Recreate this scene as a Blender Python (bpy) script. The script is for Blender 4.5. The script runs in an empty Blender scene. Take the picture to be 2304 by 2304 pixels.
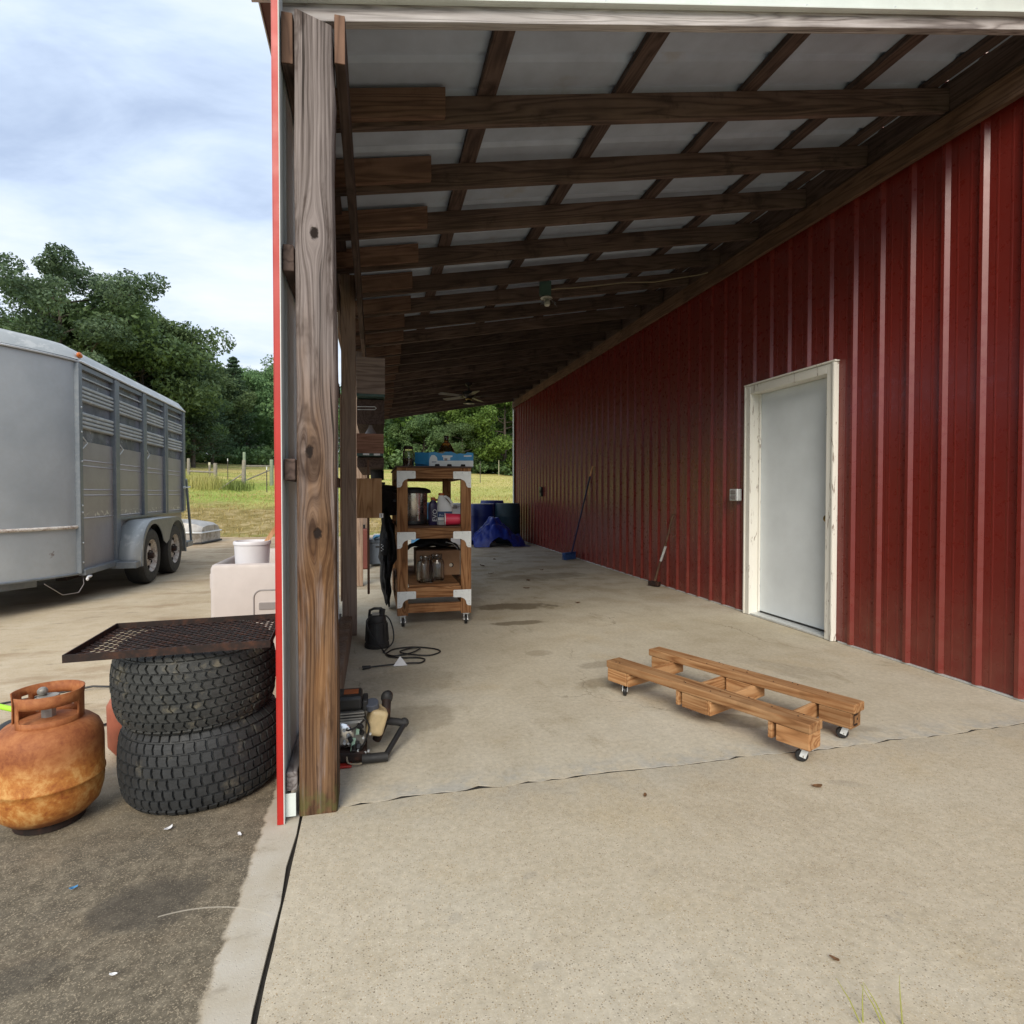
import bpy, bmesh, math, random
import numpy as np
from mathutils import Vector, Matrix, Euler
R = math.radians
sc = bpy.context.scene
COL = sc.collection
random.seed(7)

# ------------------------------------------------------------------ camera
cam_d = bpy.data.cameras.new('camera'); cam = bpy.data.objects.new('camera', cam_d); COL.objects.link(cam)
cam_d.sensor_fit = 'HORIZONTAL'; cam_d.sensor_width = 36.0
cam_d.lens = 1299.03 / 2304 * 36; cam_d.shift_y = -0.00692
cam_d.clip_start = 0.05; cam_d.clip_end = 3000
YAW, PIT, ROL = 0.23324, 0.0198, -0.0004
fw = Vector((math.sin(YAW) * math.cos(PIT), math.cos(YAW) * math.cos(PIT), -math.sin(PIT)))
rt = Vector((math.cos(YAW), -math.sin(YAW), 0)); up = rt.cross(fw)
r2 = rt * math.cos(ROL) - up * math.sin(ROL); u2 = up * math.cos(ROL) + rt * math.sin(ROL)
cam.matrix_world = Matrix(((r2.x, u2.x, -fw.x, -0.0229), (r2.y, u2.y, -fw.y, -0.0021), (r2.z, u2.z, -fw.z, 1.1256), (0, 0, 0, 1)))
sc.camera = cam

# ------------------------------------------------------------------ node helper
class NT:
    def __init__(s, tree): s.t = tree; s.nodes = tree.nodes; s.links = tree.links
    def n(s, ty, out=0, props=None, **ins):
        nd = s.nodes.new(ty)
        for k, v in (props or {}).items(): setattr(nd, k, v)
        for k, v in ins.items():
            key = int(k[1:]) if (k[0] == 'i' and k[1:].isdigit()) else k.replace('_', ' ')
            sk = nd.inputs[key]
            if isinstance(v, bpy.types.NodeSocket): s.links.new(v, sk)
            else: sk.default_value = v
        return nd.outputs[out]
    def math(s, op, a, b=0.0, clamp=False): return s.n('ShaderNodeMath', 0, {'operation': op, 'use_clamp': clamp}, i0=a, i1=b)
    def vmath(s, op, a, b=(0, 0, 0), out=0): return s.n('ShaderNodeVectorMath', out, {'operation': op}, i0=a, i1=b)
    def noise(s, vec, scale, detail=3.0, rough=0.55, dist=0.0, out=0):
        return s.n('ShaderNodeTexNoise', out, None, Vector=vec, Scale=scale, Detail=detail, Roughness=rough, Distortion=dist)
    def voro(s, vec, scale, out='Distance', feature='F1', rand=1.0):
        nd = s.nodes.new('ShaderNodeTexVoronoi'); nd.feature = feature
        s.links.new(vec, nd.inputs['Vector']); nd.inputs['Scale'].default_value = scale; nd.inputs['Randomness'].default_value = rand
        return nd.outputs[out]
    def ramp(s, fac, stops, interp='LINEAR'):
        nd = s.nodes.new('ShaderNodeValToRGB'); s.links.new(fac, nd.inputs[0]); cr = nd.color_ramp; cr.interpolation = interp
        while len(cr.elements) < len(stops): cr.elements.new(0.5)
        for e, (p, c) in zip(cr.elements, stops):
            e.position = p
            e.color = (c, c, c, 1) if not isinstance(c, tuple) else (c[0], c[1], c[2], 1)
        return nd.outputs[0]
    def mix(s, fac, a, b, mode='MIX'):
        nd = s.nodes.new('ShaderNodeMix'); nd.data_type = 'RGBA'; nd.blend_type = mode
        for i, v in ((0, fac), (6, a), (7, b)):
            if isinstance(v, bpy.types.NodeSocket): s.links.new(v, nd.inputs[i])
            else: nd.inputs[i].default_value = v if not isinstance(v, tuple) or len(v) == 4 else (*v, 1)
        return nd.outputs[2]
    def mapv(s, vec, scale=(1, 1, 1), loc=(0, 0, 0), rot=(0, 0, 0)):
        return s.n('ShaderNodeMapping', 0, None, Vector=vec, Scale=scale, Location=loc, Rotation=rot)
    def sep(s, vec):
        nd = s.nodes.new('ShaderNodeSeparateXYZ'); s.links.new(vec, nd.inputs[0]); return nd.outputs
    def comb(s, x, y, z): return s.n('ShaderNodeCombineXYZ', 0, None, X=x, Y=y, Z=z)
    def mrange(s, v, a, b, c=0.0, d=1.0, smooth=True):
        nd = s.nodes.new('ShaderNodeMapRange'); nd.interpolation_type = 'SMOOTHSTEP' if smooth else 'LINEAR'
        s.links.new(v, nd.inputs[0])
        for i, q in zip((1, 2, 3, 4), (a, b, c, d)): nd.inputs[i].default_value = q
        return nd.outputs[0]
    def bump(s, h, strength=0.3, dist=0.01, normal=None):
        nd = s.nodes.new('ShaderNodeBump'); s.links.new(h, nd.inputs['Height'])
        nd.inputs['Strength'].default_value = strength; nd.inputs['Distance'].default_value = dist
        if normal is not None: s.links.new(normal, nd.inputs['Normal'])
        return nd.outputs[0]

# ------------------------------------------------------------------ world: thin bright overcast with pale blue gaps
SUN_AZ, SUN_EL = R(200), R(34)      # azimuth clockwise from +Y: behind the camera, a little to the left
w = bpy.data.worlds.new('World'); sc.world = w; w.use_nodes = True
w.node_tree.nodes.clear(); t = NT(w.node_tree)
gen = t.n('ShaderNodeTexCoord', 'Generated')
sky = t.n('ShaderNodeTexSky', 0, {'sky_type': 'NISHITA', 'sun_disc': False, 'sun_elevation': SUN_EL, 'sun_rotation': SUN_AZ, 'air_density': 1.0, 'dust_density': 2.0})
sx, sy, sz = t.sep(gen)
den = t.math('ADD', t.math('MAXIMUM', sz, 0.0), 0.22)
pl = t.comb(t.math('DIVIDE', sx, den), t.math('DIVIDE', sy, den), 0.0)
pl = t.mapv(pl, scale=(0.8, 1.5, 1), rot=(0, 0, R(28)), loc=(3.3, 1.7, 0))
n1 = t.noise(pl, 1.15, 7.0, 0.56, 0.25)
n2 = t.noise(pl, 3.4, 5.0, 0.6, 0.4)
cl = t.math('ADD', t.math('MULTIPLY', n1, 0.72), t.math('MULTIPLY', n2, 0.28))
ccol = t.ramp(cl, [(0.30, (2.7, 3.35, 4.6)), (0.42, (3.3, 3.95, 5.0)), (0.52, (4.1, 4.55, 5.2)), (0.66, (4.8, 5.05, 5.35))])
mask = t.mrange(cl, 0.28, 0.46, 0.80, 1.0)
blue = t.n('ShaderNodeVectorMath', 0, {'operation': 'SCALE'}, i0=sky, Scale=0.30)
colr = t.mix(mask, blue, ccol)
low = t.mrange(sz, -0.02, 0.02)
colr = t.mix(low, (2.2, 2.1, 1.7, 1), colr)
bg = t.n('ShaderNodeBackground', 0, None, Color=colr, Strength=0.1)
t.n('ShaderNodeOutputWorld', 0, None, Surface=bg) if False else t.links.new(bg, t.nodes.new('ShaderNodeOutputWorld').inputs[0])

sd = bpy.data.lights.new('sun', 'SUN'); so = bpy.data.objects.new('sun', sd); COL.objects.link(so)
sd.energy = 1.5; sd.angle = R(30); sd.color = (1.0, 0.90, 0.76)
sdir = Vector((math.sin(SUN_AZ) * math.cos(SUN_EL), math.cos(SUN_AZ) * math.cos(SUN_EL), math.sin(SUN_EL)))
so.rotation_euler = sdir.to_track_quat('Z', 'Y').to_euler(); so.location = (0, -5, 20)

sc.view_settings.view_transform = 'Standard'; sc.view_settings.look = 'None'
sc.view_settings.exposure = 1.13; sc.view_settings.gamma = 1.0; sc.view_settings.use_curve_mapping = False
try:
    sc.cycles.max_bounces = 7; sc.cycles.diffuse_bounces = 4; sc.cycles.transparent_max_bounces = 12; sc.cycles.transmission_bounces = 8
    sc.cycles.use_denoising = True; sc.cycles.sample_clamp_indirect = 6
except Exception: pass

# ------------------------------------------------------------------ mesh helpers
class MB:
    def __init__(s): s.v = []; s.f = []
    def add(s, vs, fs):
        o = len(s.v); s.v += [tuple(p) for p in vs]; s.f += [tuple(i + o for i in f) for f in fs]; return s
    def box(s, x0, x1, y0, y1, z0, z1):
        v = [(x0, y0, z0), (x1, y0, z0), (x1, y1, z0), (x0, y1, z0), (x0, y0, z1), (x1, y0, z1), (x1, y1, z1), (x0, y1, z1)]
        return s.add(v, [(0, 3, 2, 1), (4, 5, 6, 7), (0, 1, 5, 4), (1, 2, 6, 5), (2, 3, 7, 6), (3, 0, 4, 7)])
    def obox(s, c, size, rot=None):
        m = rot.to_matrix() if isinstance(rot, Euler) else (rot or Matrix.Identity(3)); c = Vector(c); h = [q / 2 for q in size]
        v = []
        for z in (-1, 1):
            for x, y in ((-1, -1), (1, -1), (1, 1), (-1, 1)): v.append(c + m @ Vector((x * h[0], y * h[1], z * h[2])))
        return s.add(v, [(0, 3, 2, 1), (4, 5, 6, 7), (0, 1, 5, 4), (1, 2, 6, 5), (2, 3, 7, 6), (3, 0, 4, 7)])
    def bar(s, a, b, wd, th, upv=(0, 0, 1)):
        a = Vector(a); b = Vector(b); d = (b - a); L = d.length; d.normalize(); u = Vector(upv); x = d.cross(u).normalized(); u = x.cross(d)
        return s.obox((a + b) / 2, (wd, L, th), Matrix((x, d, u)).transposed())
    def cyl(s, a, b, r0, r1=None, n=12, caps=True):
        r1 = r0 if r1 is None else r1; a = Vector(a); b = Vector(b); d = (b - a).normalized()
        x = d.orthogonal().normalized(); y = d.cross(x); v = []
        for p, r in ((a, r0), (b, r1)):
            for i in range(n):
                q = 2 * math.pi * i / n; v.append(p + (x * math.cos(q) + y * math.sin(q)) * r)
        f = [(i, (i + 1) % n, n + (i + 1) % n, n + i) for i in range(n)]
        if caps: f += [tuple(range(n - 1, -1, -1)), tuple(range(n, 2 * n))]
        return s.add(v, f)
    def tube(s, pts, r, n=8, caps=True):
        pts = [Vector(p) for p in pts]; rs = r if isinstance(r, (list, tuple)) else [r] * len(pts)
        v = []; px = None
        for i, p in enumerate(pts):
            d = (pts[min(i + 1, len(pts) - 1)] - pts[max(i - 1, 0)])
            d = d.normalized() if d.length > 1e-9 else Vector((0, 0, 1))
            x = d.orthogonal().normalized() if px is None else (px - d * px.dot(d))
            if x.length < 1e-6: x = d.orthogonal()
            x.normalize(); px = x; y = d.cross(x)
            for k in range(n):
                q = 2 * math.pi * k / n; v.append(p + (x * math.cos(q) + y * math.sin(q)) * rs[i])
        f = []
        for i in range(len(pts) - 1):
            for k in range(n): f.append((i * n + k, i * n + (k + 1) % n, (i + 1) * n + (k + 1) % n, (i + 1) * n + k))
        if caps: f += [tuple(range(n - 1, -1, -1)), tuple(range((len(pts) - 1) * n, len(pts) * n))]
        return s.add(v, f)
    def lathe(s, prof, n=32, c=(0, 0, 0), close=False, axis='Z', a0=0.0, a1=2 * math.pi):
        full = abs(a1 - a0 - 2 * math.pi) < 1e-6; m = n if full else n + 1; v = []; c = Vector(c)
        for r, z in prof:
            for i in range(m):
                q = a0 + (a1 - a0) * i / n; p = Vector((r * math.cos(q), r * math.sin(q), z))
                if axis == 'X': p = Vector((p.z, p.x, p.y))
                if axis == 'Y': p = Vector((p.y, p.z, p.x))
                v.append(c + p)
        f = []; k = len(prof); rng = range(k if close else k - 1)
        for j in rng:
            for i in range(n if not full else m):
                i2 = (i + 1) % m
                if not full and i == n: continue
                f.append((j * m + i, j * m + i2, ((j + 1) % k) * m + i2, ((j + 1) % k) * m + i))
        return s.add(v, f)
    def prism(s, poly, z0, z1, fn=None):
        n = len(poly); v = [(x, y, z0) for x, y in poly] + [(x, y, z1) for x, y in poly]
        if fn: v = [fn(Vector(p)) for p in v]
        f = [tuple(range(n - 1, -1, -1)), tuple(range(n, 2 * n))] + [(i, (i + 1) % n, n + (i + 1) % n, n + i) for i in range(n)]
        return s.add(v, f)
    def grid(s, fn, nu, nv):
        v = [fn(i / nu, j / nv) for j in range(nv + 1) for i in range(nu + 1)]
        f = [(j * (nu + 1) + i, j * (nu + 1) + i + 1, (j + 1) * (nu + 1) + i + 1, (j + 1) * (nu + 1) + i) for j in range(nv) for i in range(nu)]
        return s.add(v, f)
    def ell(s, c, r, nu=16, nv=10, rot=None):
        c = Vector(c); m = rot.to_matrix() if rot else Matrix.Identity(3); v = []; f = []
        for j in range(nv + 1):
            a = math.pi * j / nv
            for i in range(nu):
                b = 2 * math.pi * i / nu
                v.append(c + m @ Vector((r[0] * math.sin(a) * math.cos(b), r[1] * math.sin(a) * math.sin(b), r[2] * math.cos(a))))
        for j in range(nv):
            for i in range(nu): f.append((j * nu + i, (j + 1) * nu + i, (j + 1) * nu + (i + 1) % nu, j * nu + (i + 1) % nu))
        return s.add(v, f)
    def mesh(s, name):
        me = bpy.data.meshes.new(name); me.from_pydata(s.v, [], s.f); me.update()
        bm = bmesh.new(); bm.from_mesh(me); bmesh.ops.remove_doubles(bm, verts=bm.verts, dist=1e-6)
        bmesh.ops.recalc_face_normals(bm, faces=bm.faces); bm.to_mesh(me); bm.free(); return me
    def build(s, name, mat, parent=None, bevel=0.0, smooth=None, world=False, solid=0.0, seg=2, sub=0, loc=None, rot=None):
        if world and parent is not None:
            p = parent
            while p.parent is not None: p = p.parent
            L = p.location; s.v = [(a - L.x, b - L.y, c - L.z) for a, b, c in s.v]
        me = s.mesh(name); o = bpy.data.objects.new(name, me); COL.objects.link(o); me.materials.append(mat)
        if parent is not None: o.parent = parent
        if loc is not None: o.location = loc
        if rot is not None: o.rotation_euler = rot
        if smooth is not None:
            me.polygons.foreach_set('use_smooth', [True] * len(me.polygons))
            me.set_sharp_from_angle(angle=R(smooth))
        if solid: m = o.modifiers.new('solid', 'SOLIDIFY'); m.thickness = solid; m.offset = 0
        if bevel: m = o.modifiers.new('bevel', 'BEVEL'); m.width = bevel; m.segments = seg; m.limit_method = 'ANGLE'; m.angle_limit = R(35)
        if sub: m = o.modifiers.new('sub', 'SUBSURF'); m.levels = sub; m.render_levels = sub
        return o
def thing(name, label, cat, loc=(0, 0, 0), rot=(0, 0, 0), group=None):
    o = bpy.data.objects.new(name, None); COL.objects.link(o); o.location = loc; o.rotation_euler = rot; o.empty_display_size = 0.1
    o['label'] = label; o['category'] = cat
    if group: o['group'] = group
    return o
def tag(o, label, cat, group=None):
    o['label'] = label; o['category'] = cat
    if group: o['group'] = group
    return o
def struct(o): o['kind'] = 'structure'; return o
def stuff(o, label=None, cat=None):
    o['kind'] = 'stuff'
    if label: o['label'] = label; o['category'] = cat
    return o
def inst(src, parent, loc=None, rot=None, name=None):
    c = src.copy(); COL.objects.link(c); c.parent = parent
    if loc is not None: c.location = loc
    if rot is not None: c.rotation_euler = rot
    for ch in src.children: inst(ch, c)
    return c
def copy_thing(root, loc, rot=None, label=None, scale=None):
    c = root.copy(); COL.objects.link(c); c.location = loc
    if rot is not None: c.rotation_euler = rot
    if scale is not None: c.scale = scale
    if label: c['label'] = label
    for ch in root.children: inst(ch, c)
    return c

# ------------------------------------------------------------------ materials
def newmat(name):
    m = bpy.data.materials.new(name); m.use_nodes = True; m.node_tree.nodes.clear(); t = NT(m.node_tree)
    out = t.nodes.new('ShaderNodeOutputMaterial'); b = t.nodes.new('ShaderNodeBsdfPrincipled'); t.links.new(b.outputs[0], out.inputs[0])
    t.b = b; t.out = out
    def s(k, v):
        if isinstance(v, bpy.types.NodeSocket): t.links.new(v, b.inputs[k])
        else: b.inputs[k].default_value = (*v, 1) if isinstance(v, tuple) and len(v) == 3 else v
    t.s = s
    t.oc = t.n('ShaderNodeTexCoord', 'Object'); t.rnd = t.n('ShaderNodeObjectInfo', 'Random')
    return m, t
def plain(name, col, rough=0.5, metal=0.0, var=0.12, vscale=14.0, bump=0.05, spec=None, dirt=None):
    m, t = newmat(name)
    n = t.noise(t.oc, vscale, 5.0, 0.6)
    f = t.mrange(n, 0.3, 0.7, 1 - var, 1 + var, False)
    c = t.n('ShaderNodeVectorMath', 0, {'operation': 'SCALE'}, i0=(*col,), Scale=f)
    if dirt:
        d = t.mrange(t.noise(t.oc, vscale * 0.4, 6.0, 0.65), dirt[1], dirt[1] + 0.18)
        c = t.mix(d, c, dirt[0])
    t.s('Base Color', c); t.s('Metallic', metal)
    t.s('Roughness', t.mrange(t.noise(t.oc, vscale * 1.7, 4.0), 0.3, 0.7, max(0.03, rough - 0.1), min(1, rough + 0.1), False))
    if bump: t.s('Normal', t.bump(t.noise(t.oc, vscale * 6, 4.0), bump, 0.004))
    if spec is not None: t.s('Specular IOR Level', spec)
    return m
def wood(name, axis, dark, mid, light, rough=0.78, fine=1.0, grey=None, knots=True, bump=0.35, stain=0.0, tilt=0.0):
    """grain runs along the object's own axis 0/1/2"""
    m, t = newmat(name)
    off = t.n('ShaderNodeVectorMath', 0, {'operation': 'SCALE'}, i0=(37.0, 19.0, 53.0), Scale=t.rnd)
    v = t.vmath('ADD', t.mapv(t.oc, rot=(0, tilt, 0)) if tilt else t.oc, off)
    sc_ = [1.0, 1.0, 1.0]; sc_[axis] = 0.07
    st = t.mapv(v, scale=tuple(sc_))
    sk = [1.0, 1.0, 1.0]; sk[axis] = 0.33
    kv = t.voro(t.mapv(v, scale=tuple(sk)), 4.2, 'Distance')
    kn = t.mrange(kv, 0.04, 0.22, 1.0, 0.0)
    base = t.noise(st, 7.0 * fine, 3.0, 0.5, 0.4)
    ring = t.math('ADD', t.math('MULTIPLY', base, 13.0), t.math('MULTIPLY', kn, 2.2) if knots else 0.0)
    ring = t.math('ABSOLUTE', t.math('SINE', t.math('MULTIPLY', ring, 3.14159)))
    fib = t.noise(st, 90.0 * fine, 4.0, 0.65)
    g = t.math('ADD', t.math('MULTIPLY', ring, 0.55), t.math('MULTIPLY', fib, 0.6))
    c = t.ramp(g, [(0.18, dark), (0.52, mid), (0.95, light)])
    big = t.noise(v, 3.0, 4.0, 0.6)
    c = t.mix(t.mrange(big, 0.35, 0.7, 0.0, 0.45), c, dark)
    br = t.n('ShaderNodeVectorMath', 0, {'operation': 'SCALE'}, i0=c, Scale=t.mrange(t.rnd, 0, 1, 0.72, 1.22, False)); c = br
    if knots:
        core = t.mrange(kv, 0.03, 0.075, 1.0, 0.0)
        c = t.mix(t.math('MULTIPLY', core, 0.85), c, tuple(q * 0.25 for q in dark))
    if grey:
        gm = t.mrange(t.noise(st, 4.0, 5.0, 0.7), grey[1] - 0.12, grey[1] + 0.12)
        c = t.mix(t.math('MULTIPLY', gm, grey[2]), c, grey[0])
    if stain:
        sm = t.mrange(t.noise(v, 5.0, 5.0, 0.65), 0.56, 0.7)
        c = t.mix(t.math('MULTIPLY', sm, stain), c, tuple(q * 0.4 for q in dark))
    t.s('Base Color', c); t.s('Roughness', rough); t.s('Specular IOR Level', 0.25)
    t.s('Normal', t.bump(g, bump, 0.004))
    return m
MAT = {}
for ax in range(3):
    MAT['cart%d' % ax] = wood('cart_timber_%d' % ax, ax, (0.085, 0.036, 0.014), (0.235, 0.108, 0.044), (0.37, 0.20, 0.095), stain=0.3)
    MAT['pallet%d' % ax] = wood('dolly_timber_%d' % ax, ax, (0.20, 0.088, 0.032), (0.38, 0.190, 0.080), (0.53, 0.315, 0.155), stain=0.25)
    MAT['rafter%d' % ax] = wood('rafter_timber_%d' % ax, ax, (0.045, 0.031, 0.027), (0.092, 0.062, 0.051), (0.145, 0.102, 0.085), stain=0.5, knots=False)
    MAT['brown%d' % ax] = wood('brown_board_%d' % ax, ax, (0.075, 0.040, 0.027), (0.14, 0.079, 0.051), (0.22, 0.13, 0.088), stain=0.3)
    MAT['grey%d' % ax] = wood('grey_board_%d' % ax, ax, (0.10, 0.085, 0.082), (0.27, 0.24, 0.235), (0.46, 0.43, 0.43), fine=1.3, knots=False, bump=0.6)
MAT['ply'] = wood('plywood', 2, (0.16, 0.08, 0.035), (0.36, 0.20, 0.095), (0.46, 0.28, 0.15), fine=0.9, knots=True)
TI = math.atan(.174)
MAT['raft_s'] = wood('sloped_rafter_timber', 0, (0.045, 0.031, 0.027), (0.092, 0.062, 0.051), (0.145, 0.102, 0.085), stain=0.5, knots=False, tilt=TI)
MAT['tie_s'] = wood('sloped_tie_board', 0, (0.085, 0.048, 0.035), (0.15, 0.088, 0.062), (0.23, 0.14, 0.10), stain=0.3, tilt=TI)
MAT['front_s'] = wood('weathered_front_rafter', 0, (0.10, 0.085, 0.082), (0.29, 0.26, 0.255), (0.50, 0.47, 0.47), fine=1.4, knots=False, bump=0.6, tilt=TI, grey=((0.52, 0.50, 0.50), 0.52, 0.6))
MAT['post2'] = wood('lit_post_timber', 2, (0.12, 0.07, 0.045), (0.25, 0.155, 0.10), (0.38, 0.265, 0.19), grey=((0.24, 0.20, 0.175), 0.5, 0.6))  # lighter variant of the brown timber, outdoor light put into its colour
MAT['panelgrey'] = wood('grey_shelf_panel', 0, (0.13, 0.10, 0.085), (0.22, 0.17, 0.145), (0.31, 0.25, 0.215), knots=False, bump=0.2)
MAT['panelred'] = wood('red_brown_shelf_panel', 0, (0.15, 0.075, 0.05), (0.25, 0.13, 0.09), (0.33, 0.19, 0.14), knots=False, bump=0.2)

def mat_post():
    m, t = newmat('weathered_post_timber')
    x, y, z = t.sep(t.oc)
    u = t.math('ADD', x, t.math('MULTIPLY', t.math('ADD', y, 0.066), 0.8))
    uu = u
    kmask = None
    for kx, kz, a, sxx, szz in ((-0.002, 2.02, 1.25, 0.030, 0.085), (-0.022, 1.27, 1.7, 0.036, 0.10), (0.004, 0.985, 1.6, 0.042, 0.13), (-0.03, 1.62, 0.9, 0.02, 0.22), (0.012, 0.33, 0.8, 0.02, 0.26)):
        dx = t.math('SUBTRACT', u, kx); dz = t.math('SUBTRACT', z, kz)
        e = t.math('ADD', t.math('POWER', t.math('DIVIDE', dx, sxx), 2.0), t.math('POWER', t.math('ABSOLUTE', t.math('DIVIDE', dz, szz)), 2.0))
        g = t.math('EXPONENT', t.math('MULTIPLY', e, -0.7))
        uu = t.math('SUBTRACT', uu, t.math('MULTIPLY', t.math('MULTIPLY', dx, g), a))
        if a > 1:
            e2 = t.math('ADD', t.math('POWER', t.math('DIVIDE', dx, 0.017), 2.0), t.math('POWER', t.math('DIVIDE', dz, 0.027), 2.0))
            e2 = t.math('ADD', e2, t.math('MULTIPLY', t.noise(t.oc, 75.0, 4.0, 0.7), 1.6))
            k = t.mrange(e2, 1.05, 1.65, 1.0, 0.0)
            kmask = k if kmask is None else t.math('MAXIMUM', kmask, k)
    wob = t.noise(t.mapv(t.oc, scale=(1, 1, 0.12)), 9.0, 3.0, 0.5)
    uu = t.math('ADD', uu, t.math('MULTIPLY', wob, 0.05))
    gv = t.comb(uu, 0.0, t.math('MULTIPLY', z, 0.02))
    ring = t.math('ABSOLUTE', t.math('SINE', t.math('MULTIPLY', uu, 210.0)))
    band = t.noise(gv, 28.0, 4.0, 0.6)
    fib = t.noise(t.comb(t.math('ADD', uu, 0.0), y, t.math('MULTIPLY', z, 0.012)), 260.0, 3.0, 0.7)
    g = t.math('ADD', t.math('ADD', t.math('MULTIPLY', ring, 0.12), t.math('MULTIPLY', band, 0.62)), t.math('MULTIPLY', fib, 0.56))
    grey = t.ramp(g, [(0.39, (0.034, 0.026, 0.024)), (0.55, (0.125, 0.103, 0.096)), (0.80, (0.30, 0.26, 0.25))])
    brown = t.ramp(g, [(0.40, (0.010, 0.005, 0.004)), (0.56, (0.072, 0.037, 0.020)), (0.80, (0.21, 0.122, 0.066))])
    hz = t.math('ADD', z, t.math('MULTIPLY', t.noise(t.mapv(t.oc, scale=(6, 6, 0.9)), 2.2, 4.0), 1.5))
    c = t.mix(t.mrange(hz, 1.55, 2.75), brown, grey)  # greyer top: rain weathering, plus some light put into the colour
    weath = t.mrange(t.noise(t.mapv(t.oc, scale=(9, 9, 0.7)), 3.0, 5.0, 0.65), 0.50, 0.68)
    c = t.mix(t.math('MULTIPLY', weath, 0.6), c, grey)
    blot = t.mrange(t.noise(t.comb(t.math('MULTIPLY', uu, 5.0), y, t.math('MULTIPLY', z, 1.1)), 2.6, 5.0, 0.62), 0.50, 0.66)
    c = t.mix(t.math('MULTIPLY', blot, 0.78), c, (0.030, 0.016, 0.010))
    org = t.math('MULTIPLY', t.mrange(t.math('ABSOLUTE', t.math('SUBTRACT', z, 0.62)), 0.15, 0.42, 1.0, 0.0), t.mrange(t.noise(t.comb(t.math('MULTIPLY', uu, 6.0), y, t.math('MULTIPLY', z, 0.8)), 3.0, 4.0), 0.42, 0.6))
    c = t.mix(t.math('MULTIPLY', org, 0.30), c, t.ramp(g, [(0.38, (0.06, 0.022, 0.006)), (0.6, (0.25, 0.105, 0.030)), (0.85, (0.38, 0.20, 0.08))]))
    c = t.mix(kmask, c, (0.018, 0.012, 0.010))
    chk = t.mrange(t.noise(t.comb(t.math('MULTIPLY', uu, 1.0), y, t.math('MULTIPLY', z, 0.02)), 42.0, 2.0, 0.5), 0.30, 0.36, 1.0, 0.0)
    c = t.mix(t.math('MULTIPLY', chk, 0.8), c, (0.02, 0.015, 0.012))
    moss = t.math('MULTIPLY', t.mrange(z, 0.02, 0.14, 1.0, 0.0), t.mrange(t.noise(t.oc, 25.0, 4.0), 0.42, 0.62))
    c = t.mix(t.math('MULTIPLY', moss, 0.6), c, (0.10, 0.11, 0.035))
    t.s('Base Color', c); t.s('Roughness', 0.82); t.s('Specular IOR Level', 0.2)
    hh = t.math('SUBTRACT', g, t.math('ADD', chk, t.math('MULTIPLY', kmask, 0.8)))
    t.s('Normal', t.bump(hh, 0.75, 0.006))
    return m
MAT['post'] = mat_post()

def stains(t, v, lst):
    """lst: (cx, cy, rx, ry, rot) -> mask of blotches with ragged edges"""
    nz = t.math('MULTIPLY', t.math('SUBTRACT', t.noise(v, 5.0, 5.0, 0.6), 0.5), 1.6)
    msk = None
    for cx, cy, rx, ry, ro, st in lst:
        c, s_ = math.cos(ro), math.sin(ro)
        x, y, z = t.sep(v)
        dx = t.math('SUBTRACT', x, cx); dy = t.math('SUBTRACT', y, cy)
        a = t.math('DIVIDE', t.math('ADD', t.math('MULTIPLY', dx, c), t.math('MULTIPLY', dy, s_)), rx)
        b = t.math('DIVIDE', t.math('SUBTRACT', t.math('MULTIPLY', dy, c), t.math('MULTIPLY', dx, s_)), ry)
        d = t.math('ADD', t.math('SQRT', t.math('ADD', t.math('MULTIPLY', a, a), t.math('MULTIPLY', b, b))), nz)
        k = t.mrange(d, 0.72, 1.12, st, 0.0)
        msk = k if msk is None else t.math('MAXIMUM', msk, k)
    return msk
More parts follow.
